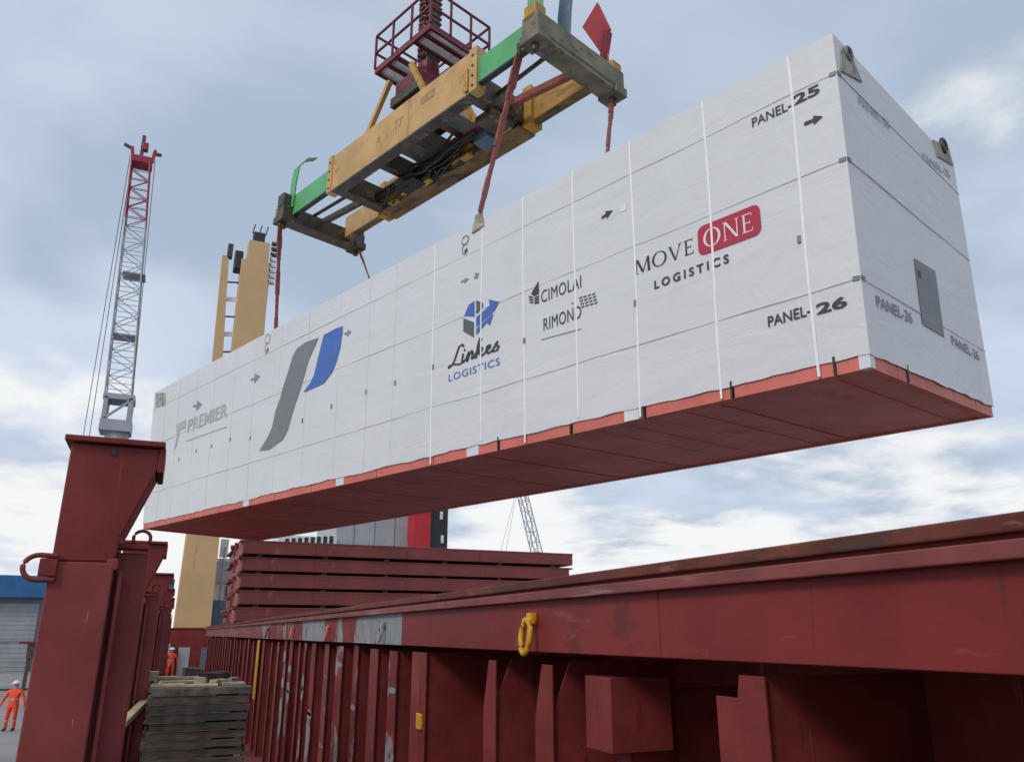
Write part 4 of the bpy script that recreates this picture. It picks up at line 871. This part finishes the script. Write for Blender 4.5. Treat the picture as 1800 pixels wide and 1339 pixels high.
# ------------------------------------------------------------------ quayside shed and things
sh = thing('warehouse', (-20, 92, QZ), 'long grey shed with blue fascia at the left', 'shed'); o0 = (-20, 92, QZ); WY = 92
z0_, z1_ = ony(30, 1050, WY)[2], ony(30, 1012, WY)[2]; xr = ony(306, 1030, WY)[0]
MB().box(-60, xr, WY-1.2, WY+25, z0_, z1_).build('blue_fascia', M_BLUE, sh, o0)
MB().box(-60, xr-.3, WY, WY+24, QZ, z0_).build('wall', M_SHEDD, sh, o0)
x = -14.9-9.6
while x < xr-3:
    dd = MB().box(x, x+3.95, WY-.12, WY, QZ+.02, z0_-.55).build('roller_door', M_SHED, sh, o0)
    for z in np.arange(QZ+.4, z0_-.6, .42): MB().box(x+.02, x+3.93, WY-.14, WY-.121, z, z+.02).build('door_slat', M_SHEDD, dd, o0)
    MB().box(x, x+3.95, WY-.16, WY-.141, QZ+2.6, QZ+2.75).build('door_rail', M_SHEDD, dd, o0)
    x += 4.8
tr = thing('mooring_dolly', (-6.6, 62, QZ), 'dark steel trolley frame on the quay beside the nearest post', 'trolley'); o0 = (-6.6, 62, QZ)
p0 = ony(36, 1127, 62); 
MB().box(p0[0], p0[0]+2.5, 61.5, 62.5, p0[2]-.15, p0[2]).build('top_bar', M_RED, tr, o0); MB().box(p0[0]+.5, p0[0]+2.0, 61.6, 62.4, p0[2]-1.0, p0[2]-.15).build('body', M_GREASE, tr, o0)
for x in (p0[0]+.55, p0[0]+1.8): MB().box(x, x+.15, 61.7, 62.3, QZ, p0[2]-1.0).build('leg', M_GREASE, tr, o0)
MB().box(p0[0]-.8, p0[0]+2.4, 61.8, 62.2, QZ+.005, QZ+.12).build('foot_bar', M_GREASE, tr, o0)
for k, (y, w) in enumerate(((56, .5), (66, .7), (47, .3))):
    tag(MB().box(-40, -2.4, y, y+w, QZ+.004, QZ+.008).build('paving_joint', M_SHEDD), kind='structure')

# ------------------------------------------------------------------ people
def person(loc, rz, label, arms=(.36, .34), hscale=1.0, bag=False):
    t = thing('person', loc, label, 'person', rz=rz)
    J = [((0, 0, .98), .155), ((0, 0, 1.15), .15), ((0, 0, 1.36), .175), ((0, 0, 1.49), .08), ((0, .01, 1.56), .065), ((0, .015, 1.66), .095), ((0, .01, 1.74), .085)]
    E_ = [(i, i+1) for i in range(6)]
    for s_ in (-1, 1):
        n = len(J)
        J += [((s_*.19, 0, 1.43), .085), ((s_*arms[0]*.82, -.01, 1.16), .062), ((s_*arms[0], .06, .93), .048), ((s_*arms[0], .08, .84), .045)]
        E_ += [(2, n), (n, n+1), (n+1, n+2), (n+2, n+3)]
        n = len(J)
        J += [((s_*.10, 0, .88), .12), ((s_*.125, .02, .50), .085), ((s_*.14, 0, .10), .065), ((s_*.14, .02, .05), .06), ((s_*.15, .16, .04), .045)]
        E_ += [(0, n), (n, n+1), (n+1, n+2), (n+2, n+3), (n+3, n+4)]
    me = bpy.data.meshes.new('body'); me.from_pydata([j[0] for j in J], E_, []); o = bpy.data.objects.new('body', me); C.objects.link(o)
    sm = o.modifiers.new('skin', 'SKIN'); o.modifiers.new('sub', 'SUBSURF').levels = 2
    for i, j in enumerate(J): me.skin_vertices[0].data[i].radius = (j[1], j[1]*.82); me.skin_vertices[0].data[i].use_root = i == 0
    bpy.context.view_layer.update()
    dg = bpy.context.evaluated_depsgraph_get(); nm = bpy.data.meshes.new_from_object(o.evaluated_get(dg)); bpy.data.objects.remove(o)
    for m_ in (M_ORANGE, M_SKIN, M_BLACK, M_SILVER): nm.materials.append(m_)
    for p in nm.polygons:
        z = p.center.z; x = abs(p.center.x); p.use_smooth = True
        p.material_index = 1 if z > 1.53 or (x > .28 and z < .90) else 2 if z < .11 else 3 if (1.10 < z < 1.14 and x < .25) or .34 < z < .385 else 0
    o = bpy.data.objects.new('body', nm); C.objects.link(o); o.parent = t
    h = MB(); n = 14; vs = []; fs = []
    for j in range(6):
        ph = j/5*math.pi/2
        for i in range(n): vs.append((.125*math.cos(ph)*math.cos(2*math.pi*i/n), .015+.145*math.cos(ph)*math.sin(2*math.pi*i/n), 1.705+.115*math.sin(ph)))
    for j in range(5):
        for i in range(n): fs.append((j*n+i, j*n+(i+1) % n, (j+1)*n+(i+1) % n, (j+1)*n+i))
    h.add(vs, fs); h.tube((0, .02, 1.70), (0, .02, 1.712), .155, n=14); h.build('helmet', M_WHITE, t, smooth=True)
    t.scale = (hscale*1.12, hscale*1.1, hscale)
    return t
pf = onz(15, 1284, QZ)
person((pf[0], pf[1], QZ), R(160), 'person in orange work suit and white helmet standing on the quay', (.40, .42), .97)
person((.85, 50.0, DZ), R(200), 'small person in orange on the ship deck before the deckhouse', (.34, .34), 1.0)
